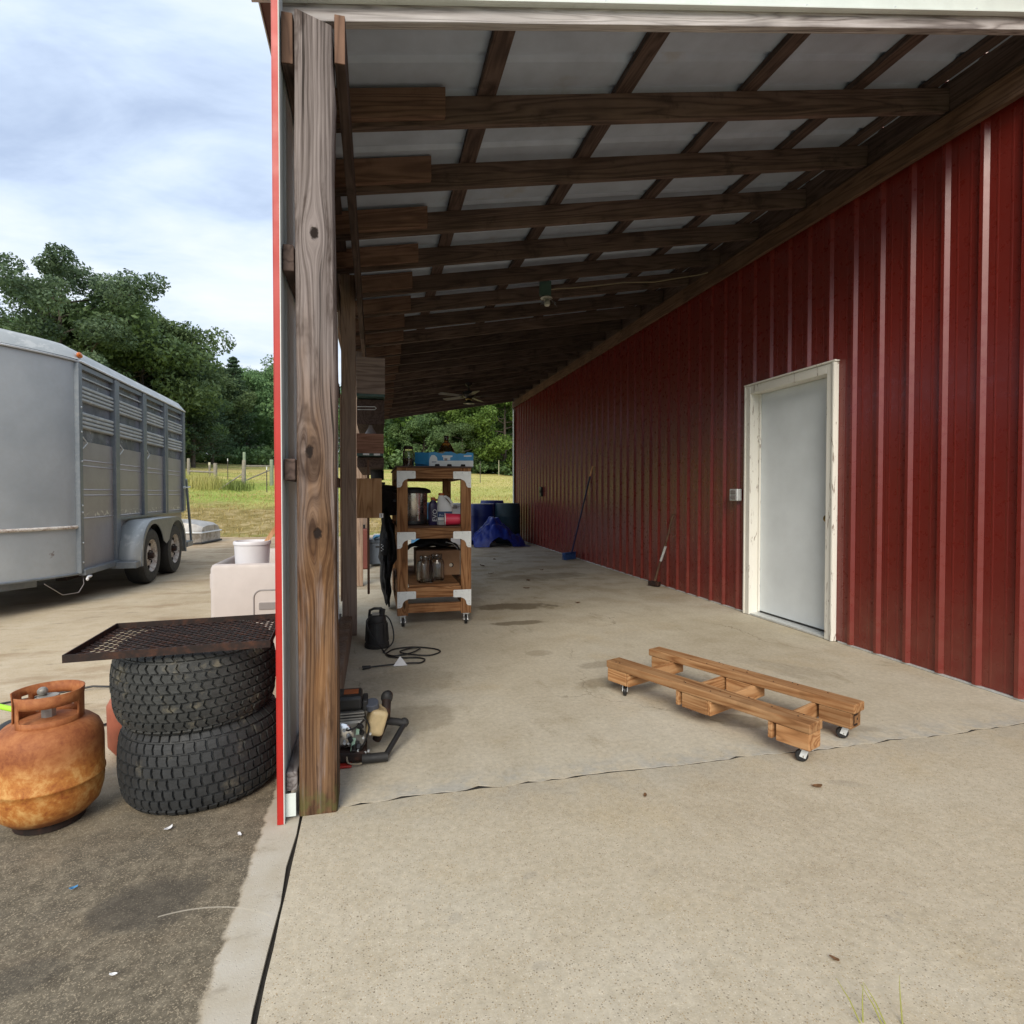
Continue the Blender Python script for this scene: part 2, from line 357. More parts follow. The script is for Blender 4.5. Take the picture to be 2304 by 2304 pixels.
def mat_concrete(name, kind):
    m, t = newmat(name); v = t.oc; x, y, z = t.sep(v)
    big = t.noise(v, 0.9, 5.0, 0.6); mid = t.noise(v, 6.0, 5.0, 0.65); fin = t.noise(v, 160.0, 3.0, 0.7)
    if kind == 'apron':
        c = t.ramp(big, [(0.3, (0.43, 0.36, 0.245)), (0.5, (0.49, 0.425, 0.30)), (0.72, (0.51, 0.465, 0.355))])
    elif kind == 'slab':
        c = t.ramp(big, [(0.3, (0.45, 0.395, 0.285)), (0.5, (0.54, 0.495, 0.385)), (0.72, (0.57, 0.54, 0.455))])
    else:
        c = t.ramp(big, [(0.3, (0.38, 0.275, 0.155)), (0.5, (0.52, 0.405, 0.25)), (0.72, (0.60, 0.50, 0.34))])
    c = t.mix(0.30, c, t.ramp(mid, [(0.3, (0.30, 0.26, 0.19)), (0.6, (0.50, 0.46, 0.38))]))
    warm = t.mrange(t.noise(v, 1.7, 6.0, 0.65), 0.52, 0.68)
    c = t.mix(t.math('MULTIPLY', warm, 0.28), c, (0.46, 0.36, 0.20))
    c = t.mix(t.mrange(fin, 0.35, 0.7, 0.0, 0.25), c, (0.62, 0.58, 0.50))
    # exposed sand and pits
    def specks(scale, thr, rad, col, amt, cc):
        vo = t.nodes.new('ShaderNodeTexVoronoi'); t.links.new(v, vo.inputs['Vector']); vo.inputs['Scale'].default_value = scale
        r_ = t.sep(vo.outputs['Color'])[0]
        sel = t.math('GREATER_THAN', r_, thr)
        k = t.math('MULTIPLY', sel, t.mrange(vo.outputs['Distance'], rad * 0.6, rad, 1.0, 0.0))
        return t.mix(t.math('MULTIPLY', k, amt), cc, col), k
    dens = 0.74 if kind == 'apron' else (0.93 if kind == 'slab' else 0.80)
    c, p1 = specks(150.0, dens, 0.36, (0.16, 0.12, 0.08), 0.48, c)
    c, p2 = specks(190.0, dens + 0.02, 0.38, (0.33, 0.22, 0.10), 0.65, c)
    c, p3 = specks(170.0, dens + 0.04, 0.36, (0.66, 0.61, 0.50), 0.6, c)
    c, p4 = specks(70.0, 0.96, 0.22, (0.12, 0.085, 0.05), 0.7, c)
    if kind == 'apron':
        c = t.mix(stains(t, v, [(0.42, 1.62, 0.03, 0.015, 0.4, .22), (0.18, 1.5, 0.022, 0.018, 0.9, .22), (0.36, 1.30, 0.028, 0.016, 0.1, .2), (1.75, 1.86, 0.07, 0.03, -0.4, .22), (0.78, 1.55, .02, .016, .2, .2), (1.30, 1.235, 0.012, 0.016, 0.2, .25), (1.318, 1.222, 0.008, 0.012, 0.2, .25), (1.338, 1.24, 0.010, 0.014, 0.2, .25), (1.42, 1.30, 0.02, 0.012, 0.8, .2)]), c, (0.23, 0.22, 0.20))
        edge = t.math('MULTIPLY', t.mrange(y, 1.85, 2.13), t.mrange(mid, 0.40, 0.62))
        c = t.mix(t.math('MULTIPLY', edge, 0.35), c, (0.30, 0.29, 0.25))
    if kind == 'slab':
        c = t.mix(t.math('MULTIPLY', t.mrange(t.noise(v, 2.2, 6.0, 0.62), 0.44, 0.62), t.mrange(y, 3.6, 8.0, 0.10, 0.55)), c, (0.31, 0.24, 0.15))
        c = t.mix(t.mrange(t.noise(t.mapv(v, scale=(1, .35, 1)), 6.0, 6.0, 0.7), 0.55, 0.75, 0.0, 0.5), c, (0.28, 0.23, 0.15))
        c = t.mix(stains(t, v, [(1.30, 5.58, 0.46, 0.17, -0.15, .85), (1.18, 4.85, 0.24, 0.08, 0.0, .75), (1.45, 3.55, 0.20, 0.07, 0.1, .35), (1.33, 3.2, 0.22, 0.09, 0.2, .4), (1.70, 2.52, 0.17, 0.09, -0.6, .55), (2.55, 3.2, 0.30, 0.12, -0.9, .22), (2.50, 3.05, 0.10, 0.05, -0.9, .25), (2.2, 2.30, .14, .05, -.3, .35), (1.1, 3.9, .1, .07, .4, .3), (0.1, 2.9, 0.28, 0.2, 0.3, .35), (2.2, 7.5, 0.7, 0.3, 0.2, .45), (0.2, 3.5, .3, .25, .2, .25)]), c, (0.165, 0.13, 0.08))
        crack_edge = t.math('MULTIPLY', t.mrange(y, 2.14, 2.36, 1.0, 0.0), t.mrange(t.noise(v, 9.0, 5.0, 0.7), 0.42, 0.6))
        c = t.mix(t.math('MULTIPLY', crack_edge, 0.55), c, (0.36, 0.37, 0.36))
    if kind == 'drive':
        # algae-dark old concrete near the corner, the clean strip beside the joint, clay dirt further out
        ed = t.math('ADD', x, t.math('MULTIPLY', t.math('SUBTRACT', t.noise(v, 14.0, 5.0, 0.65), 0.5), 0.06))
        strip = t.mrange(ed, -0.405, -0.385)
        yy = t.math('ADD', y, t.math('MULTIPLY', t.math('SUBTRACT', t.noise(v, 1.3, 5.0, 0.6), 0.5), 2.0))
        dk = t.math('MULTIPLY', t.mrange(yy, 2.15, 3.0, 1.0, 0.0), t.math('SUBTRACT', 1.0, strip))
        dcol = t.ramp(t.noise(v, 22.0, 6.0, 0.75), [(0.3, (0.045, 0.039, 0.029)), (0.5, (0.105, 0.091, 0.066)), (0.72, (0.23, 0.20, 0.145))])
        dcol = t.mix(t.mrange(t.noise(v, 3.0, 4.0), 0.5, 0.68, 0.0, 0.7), dcol, (0.075, 0.068, 0.055))
        dcol = t.mix(t.mrange(t.noise(v, 230.0, 2.0, 0.7), 0.54, 0.66, 0.0, 0.9), dcol, (0.36, 0.305, 0.215))
        c = t.mix(t.math('MULTIPLY', dk, 0.92), c, dcol)
        c = t.mix(strip, c, t.ramp(mid, [(0.3, (0.43, 0.38, 0.29)), (0.7, (0.52, 0.49, 0.42))]))
        far = t.mrange(t.math('ADD', y, t.math('MULTIPLY', t.noise(v, 0.8, 4.0), 3.0)), 8.5, 14.0)
        clay = t.ramp(t.noise(v, 3.0, 6.0, 0.7), [(0.3, (0.22, 0.12, 0.06)), (0.5, (0.42, 0.30, 0.18)), (0.7, (0.55, 0.45, 0.31))])
        c = t.mix(t.math('MULTIPLY', far, 0.6), c, clay)
        dirt = t.math('MULTIPLY', t.mrange(t.noise(t.mapv(v, scale=(0.6, 1.6, 1)), 1.5, 6.0, 0.68), 0.5, 0.66), t.math('MULTIPLY', t.math('SUBTRACT', 1.0, strip), t.math('SUBTRACT', 1.0, t.math('MULTIPLY', dk, 0.85))))
        c = t.mix(t.math('MULTIPLY', dirt, 0.5), c, (0.25, 0.155, 0.075))
        c = t.mix(t.math('MULTIPLY', t.mrange(t.noise(t.mapv(v, scale=(1, 2.2, 1)), 5.0, 6.0, 0.7), 0.55, 0.72), 0.45), c, (0.16, 0.13, 0.095))
        c = t.mix(stains(t, v, [(-0.62, 1.75, 0.16, 0.1, 0.3, .55), (-0.85, 1.55, .1, .06, .2, .4)]), c, (0.05, 0.046, 0.04))
        # pale curved scrape
        ax_ = t.math('SUBTRACT', x, -0.51); ay = t.math('SUBTRACT', y, 1.37)
        rad = t.math('SQRT', t.math('ADD', t.math('MULTIPLY', ax_, ax_), t.math('MULTIPLY', ay, ay)))
        scr = t.math('MULTIPLY', t.mrange(t.math('ABSOLUTE', t.math('SUBTRACT', rad, 0.33)), 0.001, 0.004, 1.0, 0.0), t.math('MULTIPLY', t.math('GREATER_THAN', ay, 0.25), t.math('GREATER_THAN', x, -0.59)))
        c = t.mix(t.math('MULTIPLY', scr, 0.6), c, (0.55, 0.50, 0.40))
    if kind == 'slab':
        cvv = t.vmath('ADD', v, t.n('ShaderNodeVectorMath', 0, {'operation': 'SCALE'}, i0=t.noise(v, 2.5, 5.0, 0.65, 0.0, 1), Scale=0.35))
        ck_ = t.mrange(t.voro(cvv, 0.55, 'Distance', 'DISTANCE_TO_EDGE'), 0.0008, 0.0032, 1.0, 0.0)
        ck_ = t.math('MULTIPLY', ck_, t.mrange(t.noise(v, 1.1, 3.0), 0.48, 0.60))
        c = t.mix(t.math('MULTIPLY', ck_, 0.5), c, (0.16, 0.13, 0.09))
    if kind != 'drive':
        sw = t.mrange(t.noise(t.mapv(v, scale=(1.0, 0.12, 1), rot=(0, 0, 0.5)), 7.0, 4.0, 0.6), 0.52, 0.72, 0.0, 0.16)
        c = t.mix(sw, c, (0.62, 0.58, 0.49))
        gr = t.mrange(t.noise(v, 42.0, 4.0, 0.7), 0.3, 0.7, 0.86, 1.12, False)
        c = t.n('ShaderNodeVectorMath', 0, {'operation': 'SCALE'}, i0=c, Scale=gr)
    t.s('Base Color', c); t.s('Roughness', 0.88); t.s('Specular IOR Level', 0.25)
    h = t.math('SUBTRACT', t.math('ADD', t.math('MULTIPLY', fin, 0.35), t.math('MULTIPLY', mid, 0.15)), t.math('MULTIPLY', p1, 0.5))
    t.s('Normal', t.bump(h, 0.42 if kind != 'slab' else 0.25, 0.005))
    return m
MAT['apron'] = mat_concrete('apron_concrete', 'apron'); MAT['slab'] = mat_concrete('slab_concrete', 'slab'); MAT['drive'] = mat_concrete('driveway_concrete', 'drive')

def mat_redmetal():
    m, t = newmat('red_ribbed_steel')
    n = t.noise(t.mapv(t.oc, scale=(1, 1, 0.25)), 5.0, 5.0, 0.6)
    c = t.ramp(n, [(0.3, (0.155, 0.0145, 0.0095)), (0.6, (0.170, 0.016, 0.0105)), (0.8, (0.185, 0.019, 0.013))])
    z = t.sep(t.oc)[2]
    dust = t.math('MULTIPLY', t.mrange(z, 0.0, 0.7, 1.0, 0.0), t.mrange(t.noise(t.oc, 8.0, 5.0, 0.65), 0.35, 0.7))
    c = t.mix(t.math('MULTIPLY', dust, 0.16), c, (0.30, 0.15, 0.10))
    spk = t.nodes.new('ShaderNodeTexVoronoi'); t.links.new(t.oc, spk.inputs['Vector']); spk.inputs['Scale'].default_value = 9.0
    k = t.math('MULTIPLY', t.math('GREATER_THAN', t.sep(spk.outputs['Color'])[1], 0.95), t.mrange(spk.outputs['Distance'], 0.02, 0.04, 1.0, 0.0))
    c = t.mix(t.math('MULTIPLY', k, 0.5), c, (0.5, 0.35, 0.3))
    t.s('Base Color', c); t.s('Roughness', t.mrange(t.noise(t.oc, 20.0, 4.0), 0.3, 0.7, 0.26, 0.36)); t.s('Specular IOR Level', 0.75)
    h = t.noise(t.mapv(t.oc, scale=(1, 1, 0.3)), 2.2, 2.0)
    t.s('Normal', t.bump(h, 0.12, 0.02))
    return m
MAT['redmetal'] = mat_redmetal()
MAT['redtrim'] = plain('red_trim_steel', (0.44, 0.020, 0.014), 0.42, 0, 0.1, 6, 0.02)
MAT['eave'] = plain('brown_eave_steel', (0.17, 0.075, 0.055), 0.55, 0, 0.15, 9, 0.03)
MAT['whitetrim'] = plain('white_trim_steel', (0.66, 0.72, 0.69), 0.45, 0, 0.06, 7, 0.02, dirt=((0.42, 0.44, 0.42), 0.58))
MAT['roofmetal'] = plain('roof_steel_underside', (0.42, 0.49, 0.60), 0.5, 0.0, 0.12, 5, 0.03, dirt=((0.36, 0.37, 0.39), 0.60))
MAT['sidingback'] = plain('siding_back_steel', (0.52, 0.57, 0.59), 0.5, 0.0, 0.1, 5, 0.02)
MAT['doorwhite'] = plain('door_white_paint', (0.74, 0.80, 0.84), 0.5, 0, 0.05, 5, 0.02, dirt=((0.45, 0.46, 0.46), 0.66))
def mat_peel():
    m, t = newmat('peeling_white_paint')
    n = t.noise(t.mapv(t.oc, scale=(2, 2, 0.35)), 9.0, 6.0, 0.7, 1.2)
    k = t.mrange(n, 0.60, 0.63)
    wd = t.ramp(t.noise(t.mapv(t.oc, scale=(1, 1, 0.08)), 120.0, 3.0), [(0.3, (0.22, 0.17, 0.13)), (0.7, (0.48, 0.43, 0.38))])
    c = t.mix(k, (0.78, 0.77, 0.71, 1), wd)
    t.s('Base Color', c); t.s('Roughness', 0.65); t.s('Normal', t.bump(t.math('SUBTRACT', 1.0, k), 0.5, 0.004))
    return m
MAT['peel'] = mat_peel()
MAT['galv'] = plain('galvanised_steel', (0.66, 0.69, 0.70), 0.45, 0.35, 0.12, 30, 0.05)
MAT['bracket'] = plain('zinc_bracket', (0.78, 0.82, 0.82), 0.5, 0.0, 0.06, 30, 0.03)
MAT['chrome'] = plain('bright_steel', (0.75, 0.75, 0.75), 0.22, 1.0, 0.05, 10, 0.0)
MAT['stainless'] = plain('stainless_steel', (0.46, 0.44, 0.42), 0.28, 0.95, 0.08, 8, 0.02)
MAT['black'] = plain('black_plastic', (0.016, 0.016, 0.017), 0.42, 0, 0.15, 18, 0.05)
MAT['blackdull'] = plain('dull_black_plastic', (0.022, 0.022, 0.022), 0.62, 0, 0.3, 14, 0.1, dirt=((0.07, 0.065, 0.055), 0.6))
MAT['blackcloth'] = plain('black_cloth', (0.012, 0.012, 0.013), 0.9, 0, 0.3, 30, 0.3)
MAT['rubber'] = plain('tyre_rubber', (0.026, 0.028, 0.029), 0.66, 0, 0.25, 24, 0.25, dirt=((0.115, 0.105, 0.08), 0.565))
MAT['rubberdusty'] = plain('dusty_tyre_rubber', (0.036, 0.038, 0.036), 0.72, 0, 0.3, 34, 0.25, dirt=((0.15, 0.135, 0.095), 0.55))
MAT['roadtyre'] = plain('road_tyre_rubber', (0.018, 0.018, 0.019), 0.6, 0, 0.2, 20, 0.1)
MAT['wheelblack'] = plain('caster_rubber', (0.014, 0.014, 0.015), 0.5, 0, 0.1, 20, 0.02)
def mat_rust(name, a, b, c_, topred=True):
    m, t = newmat(name)
    n = t.noise(t.oc, 16.0, 7.0, 0.7, 0.5); n2 = t.noise(t.oc, 55.0, 5.0, 0.7)
    g = t.math('ADD', t.math('MULTIPLY', n, 0.65), t.math('MULTIPLY', n2, 0.4))
    c = t.ramp(g, [(0.38, a), (0.52, b), (0.66, c_)])
    if topred:
        z = t.sep(t.oc)[2]
        k = t.mrange(t.math('ADD', z, t.math('MULTIPLY', t.noise(t.oc, 9.0, 4.0), 0.09)), 0.235, 0.325)
        red = t.ramp(g, [(0.35, (0.19, 0.052, 0.020)), (0.65, (0.38, 0.135, 0.050))])
        c = t.mix(t.math('MULTIPLY', k, 0.85), c, red)
        lo = t.mrange(t.math('ADD', z, t.math('MULTIPLY', n, 0.05)), 0.06, 0.11, 1.0, 0.0)
        c = t.mix(t.math('MULTIPLY', lo, 0.6), c, (0.12, 0.045, 0.02))
    t.s('Base Color', c); t.s('Roughness', 0.68); t.s('Specular IOR Level', 0.35); t.s('Normal', t.bump(g, 0.28, 0.004))
    return m
MAT['rust'] = mat_rust('rusty_tank_steel', (0.24, 0.062, 0.013), (0.42, 0.160, 0.032), (0.58, 0.33, 0.11))
MAT['rustdark'] = mat_rust('dark_rusty_steel', (0.010, 0.008, 0.007), (0.024, 0.013, 0.010), (0.070, 0.028, 0.015), False)
MAT['rustrim'] = mat_rust('rusty_white_rim', (0.16, 0.05, 0.018), (0.60, 0.55, 0.49), (0.76, 0.74, 0.70), False)
MAT['terracotta'] = plain('red_brown_paint', (0.33, 0.095, 0.05), 0.6, 0, 0.2, 12, 0.1)
def mat_trailer(name, kind):
    m, t = newmat(name); x, y, z = t.sep(t.oc)
    n = t.noise(t.oc, 2.6, 5.0, 0.6); f = t.noise(t.oc, 24.0, 5.0, 0.65)
    if kind == 'nose': c = t.ramp(n, [(0.3, (0.40, 0.44, 0.47)), (0.7, (0.50, 0.54, 0.565))])
    elif kind == 'side': c = t.ramp(n, [(0.3, (0.27, 0.252, 0.262)), (0.7, (0.345, 0.328, 0.336))])
    elif kind == 'trim': c = t.ramp(n, [(0.3, (0.135, 0.160, 0.188)), (0.7, (0.19, 0.215, 0.24))])
    else: c = t.ramp(n, [(0.3, (0.34, 0.37, 0.375)), (0.7, (0.46, 0.48, 0.475))])
    c = t.mix(t.mrange(f, 0.35, 0.75, 0.0, 0.2), c, (0.40, 0.40, 0.38))
    if kind == 'nose':
        c = t.mix(t.math('MULTIPLY', t.mrange(t.noise(t.oc, 7.0, 6.0, 0.7), 0.62, 0.70), t.mrange(z, 0.6, 1.05, 0.8, 0.0)), c, (0.13, 0.06, 0.035))
        c = t.mix(t.math('MULTIPLY', t.mrange(t.math('ABSOLUTE', t.math('SUBTRACT', z, 2.0)), 0.1, 0.25, 0.5, 0.0), t.math('MULTIPLY', t.mrange(t.math('ABSOLUTE', t.math('SUBTRACT', y, -1.28)), 0.03, 0.14, 1.0, 0.0), t.mrange(t.noise(t.oc, 9.0, 4.0), 0.35, 0.6))), c, (0.11, 0.12, 0.09))
    if kind == 'side':
        chip = t.math('MULTIPLY', t.mrange(t.noise(t.mapv(t.oc, scale=(1, 0.6, 1)), 24.0, 5.0, 0.7), 0.55, 0.58), t.mrange(t.math('ABSOLUTE', t.math('SUBTRACT', z, 0.90)), 0.02, 0.045, 1.0, 0.0))
        c = t.mix(chip, c, (0.62, 0.60, 0.55))
    if kind == 'roof':
        c = t.mix(t.mrange(t.noise(t.mapv(t.oc, scale=(1, 0.4, 1)), 9.0, 6.0, 0.7), 0.52, 0.64, 0.0, 0.7), c, (0.60, 0.61, 0.59))
    t.s('Base Color', c); t.s('Roughness', 0.36 if kind != 'roof' else 0.5); t.s('Metallic', 0.25); t.s('Specular IOR Level', 0.5)
    t.s('Normal', t.bump(t.math('ADD', t.noise(t.oc, 1.6, 3.0), t.math('MULTIPLY', f, 0.05)), 0.12, 0.03))
    return m
for k in ('nose', 'side', 'trim', 'roof'): MAT['tr_' + k] = mat_trailer('trailer_paint_' + k, k)
MAT['plexi'] = plain('scuffed_plexiglass', (0.15, 0.155, 0.18), 0.2, 0, 0.3, 6, 0.02, spec=0.6, dirt=((0.26, 0.27, 0.30), 0.54))
MAT['dark'] = plain('dark_interior', (0.012, 0.012, 0.012), 0.9, 0, 0.1, 5, 0.0)
MAT['amber'] = plain('amber_lens', (0.55, 0.14, 0.02), 0.25, 0, 0.1, 30, 0.0)
MAT['alu'] = plain('weathered_aluminium', (0.42, 0.40, 0.37), 0.5, 0.5, 0.2, 7, 0.05, dirt=((0.22, 0.19, 0.15), 0.5))
MAT['binplastic'] = plain('pale_bin_plastic', (0.50, 0.455, 0.43), 0.5, 0, 0.05, 8, 0.02, dirt=((0.45, 0.39, 0.34), 0.64))
MAT['bingrey'] = plain('grey_handle_plastic', (0.24, 0.22, 0.215), 0.5, 0, 0.06, 8, 0.02)
MAT['bucket'] = plain('white_bucket_plastic', (0.66, 0.655, 0.68), 0.4, 0, 0.04, 8, 0.0)
MAT['lath'] = wood('stir_stick_wood', 2, (0.45, 0.22, 0.10), (0.62, 0.34, 0.17), (0.74, 0.45, 0.25), knots=False)
MAT['blue'] = plain('blue_drum_plastic', (0.014, 0.034, 0.22), 0.42, 0, 0.15, 7, 0.03)
MAT['teal'] = plain('dark_teal_drum_plastic', (0.010, 0.042, 0.062), 0.5, 0, 0.15, 7, 0.03)
MAT['ltblue'] = plain('light_blue_drum_plastic', (0.06, 0.22, 0.42), 0.45, 0, 0.1, 7, 0.03)
MAT['tarp'] = plain('blue_tarp', (0.010, 0.032, 0.28), 0.36, 0, 0.2, 9, 0.25, spec=0.5)
MAT['traysky'] = plain('printed_blue_card', (0.035, 0.255, 0.52), 0.55, 0, 0.12, 20, 0.02)
MAT['traywhite'] = plain('printed_white_card', (0.62, 0.68, 0.70), 0.55, 0, 0.06, 20, 0.02)
MAT['card'] = plain('brown_cardboard', (0.34, 0.195, 0.105), 0.8, 0, 0.1, 12, 0.06)
MAT['white'] = plain('white_plastic', (0.62, 0.64, 0.65), 0.45, 0, 0.06, 12, 0.0)
MAT['tan'] = plain('tan_hole', (0.75, 0.68, 0.55), 0.6, 0, 0.05, 12, 0.0)
MAT['pink'] = plain('pink_red_plastic', (0.62, 0.035, 0.085), 0.34, 0, 0.1, 8, 0.0)
MAT['purple'] = plain('purple_black_plastic', (0.022, 0.014, 0.06), 0.35, 0, 0.15, 9, 0.0)
MAT['orange'] = plain('rust_orange_cap', (0.36, 0.095, 0.025), 0.5, 0, 0.1, 9, 0.02)
MAT['navy'] = plain('navy_label', (0.012, 0.04, 0.13), 0.45, 0, 0.2, 40, 0.0)
MAT['greengrey'] = plain('dull_green_edge', (0.05, 0.10, 0.09), 0.6, 0, 0.2, 12, 0.03)
MAT['coolerblue'] = plain('slate_cooler_plastic', (0.13, 0.165, 0.215), 0.5, 0, 0.08, 8, 0.02)
MAT['neon'] = plain('neon_green_plastic', (0.38, 0.72, 0.04), 0.4, 0, 0.05, 8, 0.0)
MAT['red'] = plain('red_plastic', (0.42, 0.03, 0.02), 0.45, 0, 0.1, 9, 0.0)
MAT['mint'] = plain('mint_plastic', (0.42, 0.62, 0.47), 0.5, 0, 0.1, 9, 0.0)
MAT['enginegrey'] = plain('grimy_cast_aluminium', (0.32, 0.31, 0.28), 0.5, 0.4, 0.2, 20, 0.1, dirt=((0.07, 0.06, 0.045), 0.55))
MAT['tankamber'] = plain('yellowed_fuel_tank', (0.55, 0.43, 0.24), 0.4, 0, 0.15, 26, 0.0, dirt=((0.20, 0.09, 0.025), 0.50))
MAT['capblue'] = plain('grey_blue_cap', (0.075, 0.085, 0.11), 0.55, 0, 0.1, 14, 0.0)
MAT['brass'] = plain('tarnished_brass', (0.30, 0.22, 0.09), 0.38, 1.0, 0.2, 14, 0.02)
MAT['lampglass'] = plain('frosted_lamp_white', (0.60, 0.59, 0.52), 0.4, 0, 0.05, 9, 0.0)
MAT['blade'] = plain('fan_blade_wood', (0.09, 0.078, 0.066), 0.5, 0, 0.1, 9, 0.0)
MAT['bluebroom'] = plain('blue_broom_plastic', (0.02, 0.075, 0.24), 0.5, 0, 0.2, 30, 0.1)
MAT['bluehandle'] = plain('dark_blue_handle', (0.012, 0.022, 0.08), 0.4, 0, 0.1, 9, 0.0)
MAT['wirebeige'] = plain('beige_cable', (0.30, 0.25, 0.17), 0.6, 0, 0.1, 9, 0.0)
MAT['leafdead'] = plain('dead_leaf', (0.15, 0.075, 0.03), 0.8, 0, 0.3, 40, 0.2)
MAT['paper'] = plain('white_paper', (0.72, 0.73, 0.74), 0.7, 0, 0.05, 30, 0.0)
MAT['dirt'] = plain('dark_joint_dirt', (0.022, 0.019, 0.015), 0.95, 0, 0.3, 30, 0.3)
MAT['gatered'] = plain('red_brown_gate_steel', (0.14, 0.035, 0.025), 0.6, 0, 0.1, 9, 0.0)
def glass(name, col, rough=0.05):
    m, t = newmat(name); t.s('Base Color', col); t.s('Roughness', rough); t.s('Transmission Weight', 1.0); t.s('IOR', 1.45); return m
MAT['glass'] = glass('clear_jar_glass', (0.78, 0.80, 0.78), 0.12)
MAT['amberglass'] = glass('brown_jug_glass', (0.38, 0.25, 0.16), 0.1)
def leafmat(name, a, b, c_):
    m, t = newmat(name)
    n = t.noise(t.oc, 0.55, 4.0, 0.6); n2 = t.noise(t.oc, 9.0, 2.0, 0.6)
    g = t.math('ADD', t.math('MULTIPLY', n, 0.6), t.math('MULTIPLY', n2, 0.45))
    col = t.ramp(g, [(0.32, a), (0.52, b), (0.72, c_)])
    col = t.n('ShaderNodeHueSaturation', 0, None, Color=col, Hue=t.mrange(t.rnd, 0, 1, 0.485, 0.515, False), Value=t.mrange(t.rnd, 0, 1, 0.8, 1.25, False), Saturation=1.0, Fac=1.0)
    t.s('Base Color', col); t.s('Roughness', 0.6); t.s('Specular IOR Level', 0.25)
    tr = t.n('ShaderNodeBsdfTranslucent', 0, None, Color=col)
    mx = t.nodes.new('ShaderNodeMixShader'); mx.inputs[0].default_value = 0.28
    t.links.new(t.b.outputs[0], mx.inputs[1]); t.links.new(tr, mx.inputs[2]); t.links.new(mx.outputs[0], t.out.inputs[0])
    return m
MAT['leafoak'] = leafmat('oak_leaves', (0.055, 0.085, 0.052), (0.098, 0.145, 0.082), (0.160, 0.210, 0.11))
MAT['leafdark'] = leafmat('dark_leaves', (0.062, 0.112, 0.052), (0.118, 0.195, 0.080), (0.20, 0.285, 0.11))
MAT['leafbright'] = leafmat('bright_leaves', (0.065, 0.120, 0.028), (0.120, 0.210, 0.045), (0.210, 0.310, 0.075))
MAT['needles'] = leafmat('cedar_needles', (0.036, 0.068, 0.042), (0.065, 0.112, 0.062), (0.11, 0.16, 0.08))
MAT['bark'] = plain('tree_bark', (0.075, 0.06, 0.05), 0.9, 0, 0.3, 9, 0.4)
MAT['fencewood'] = plain('grey_fence_timber', (0.24, 0.215, 0.17), 0.85, 0, 0.25, 9, 0.2)
MAT['fencegreen'] = plain('greenish_fence_timber', (0.20, 0.25, 0.17), 0.85, 0, 0.2, 9, 0.2)
MAT['steelpost'] = plain('dark_steel_post', (0.06, 0.05, 0.04), 0.7, 0, 0.2, 9, 0.1)
MAT['postcream'] = plain('cream_post_cap', (0.62, 0.58, 0.42), 0.6, 0, 0.1, 9, 0.0)
def mat_field():
    m, t = newmat('field_grass'); v = t.oc; x, y, z = t.sep(v)
    n = t.noise(v, 0.35, 6.0, 0.65); f = t.noise(v, 4.0, 6.0, 0.75); ff = t.noise(t.mapv(v, scale=(1, .5, 1)), 14.0, 4.0, 0.8)
    green = t.ramp(f, [(0.3, (0.15, 0.22, 0.04)), (0.5, (0.29, 0.38, 0.075)), (0.72, (0.43, 0.49, 0.14))])
    dry = t.ramp(f, [(0.3, (0.34, 0.28, 0.09)), (0.5, (0.54, 0.46, 0.17)), (0.72, (0.66, 0.57, 0.26))])
    clay = t.ramp(t.noise(v, 2.2, 7.0, 0.75), [(0.34, (0.16, 0.10, 0.04)), (0.5, (0.30, 0.21, 0.09)), (0.62, (0.52, 0.38, 0.22)), (0.72, (0.20, 0.19, 0.05))])
    yw = t.math('ADD', y, t.math('MULTIPLY', t.math('SUBTRACT', n, 0.5), 9.0))
    bank = t.mrange(yw, 21.5, 24.5, 1.0, 0.0)
    far = t.mrange(yw, 31.0, 40.0)
    c = t.mix(t.mrange(n, 0.42, 0.66, 0.0, 0.6), green, dry)
    c = t.mix(t.math('MULTIPLY', far, t.mrange(t.noise(t.mapv(v, scale=(.25, 1, 1)), 0.45, 5.0, 0.6), 0.36, 0.56)), c, dry)
    right = t.mrange(x, 0.0, 6.0)
    c = t.mix(t.math('MULTIPLY', right, 0.5), c, dry)
    c = t.mix(t.math('MULTIPLY', bank, 0.85), c, clay)
    edge = t.mrange(yw, 15.4, 17.6, 1.0, 0.0)
    c = t.mix(t.math('MULTIPLY', edge, 0.55), c, green)
    c = t.mix(t.mrange(ff, 0.5, 0.75, 0.0, 0.4), c, (0.10, 0.11, 0.03))
    t.s('Base Color', c); t.s('Roughness', 0.95); t.s('Specular IOR Level', 0.1); t.s('Normal', t.bump(t.math('ADD', f, t.math('MULTIPLY', ff, .6)), 0.8, 0.12))
    return m
MAT['field'] = mat_field()
MAT['grassblade'] = leafmat('weed_grass', (0.22, 0.23, 0.06), (0.40, 0.40, 0.12), (0.60, 0.54, 0.22))
MAT['drygrass'] = leafmat('dry_bank_grass', (0.20, 0.14, 0.05), (0.36, 0.27, 0.11), (0.50, 0.42, 0.18))
MAT['weedgreen'] = leafmat('weed_green', (0.09, 0.12, 0.03), (0.19, 0.24, 0.06), (0.36, 0.36, 0.13))

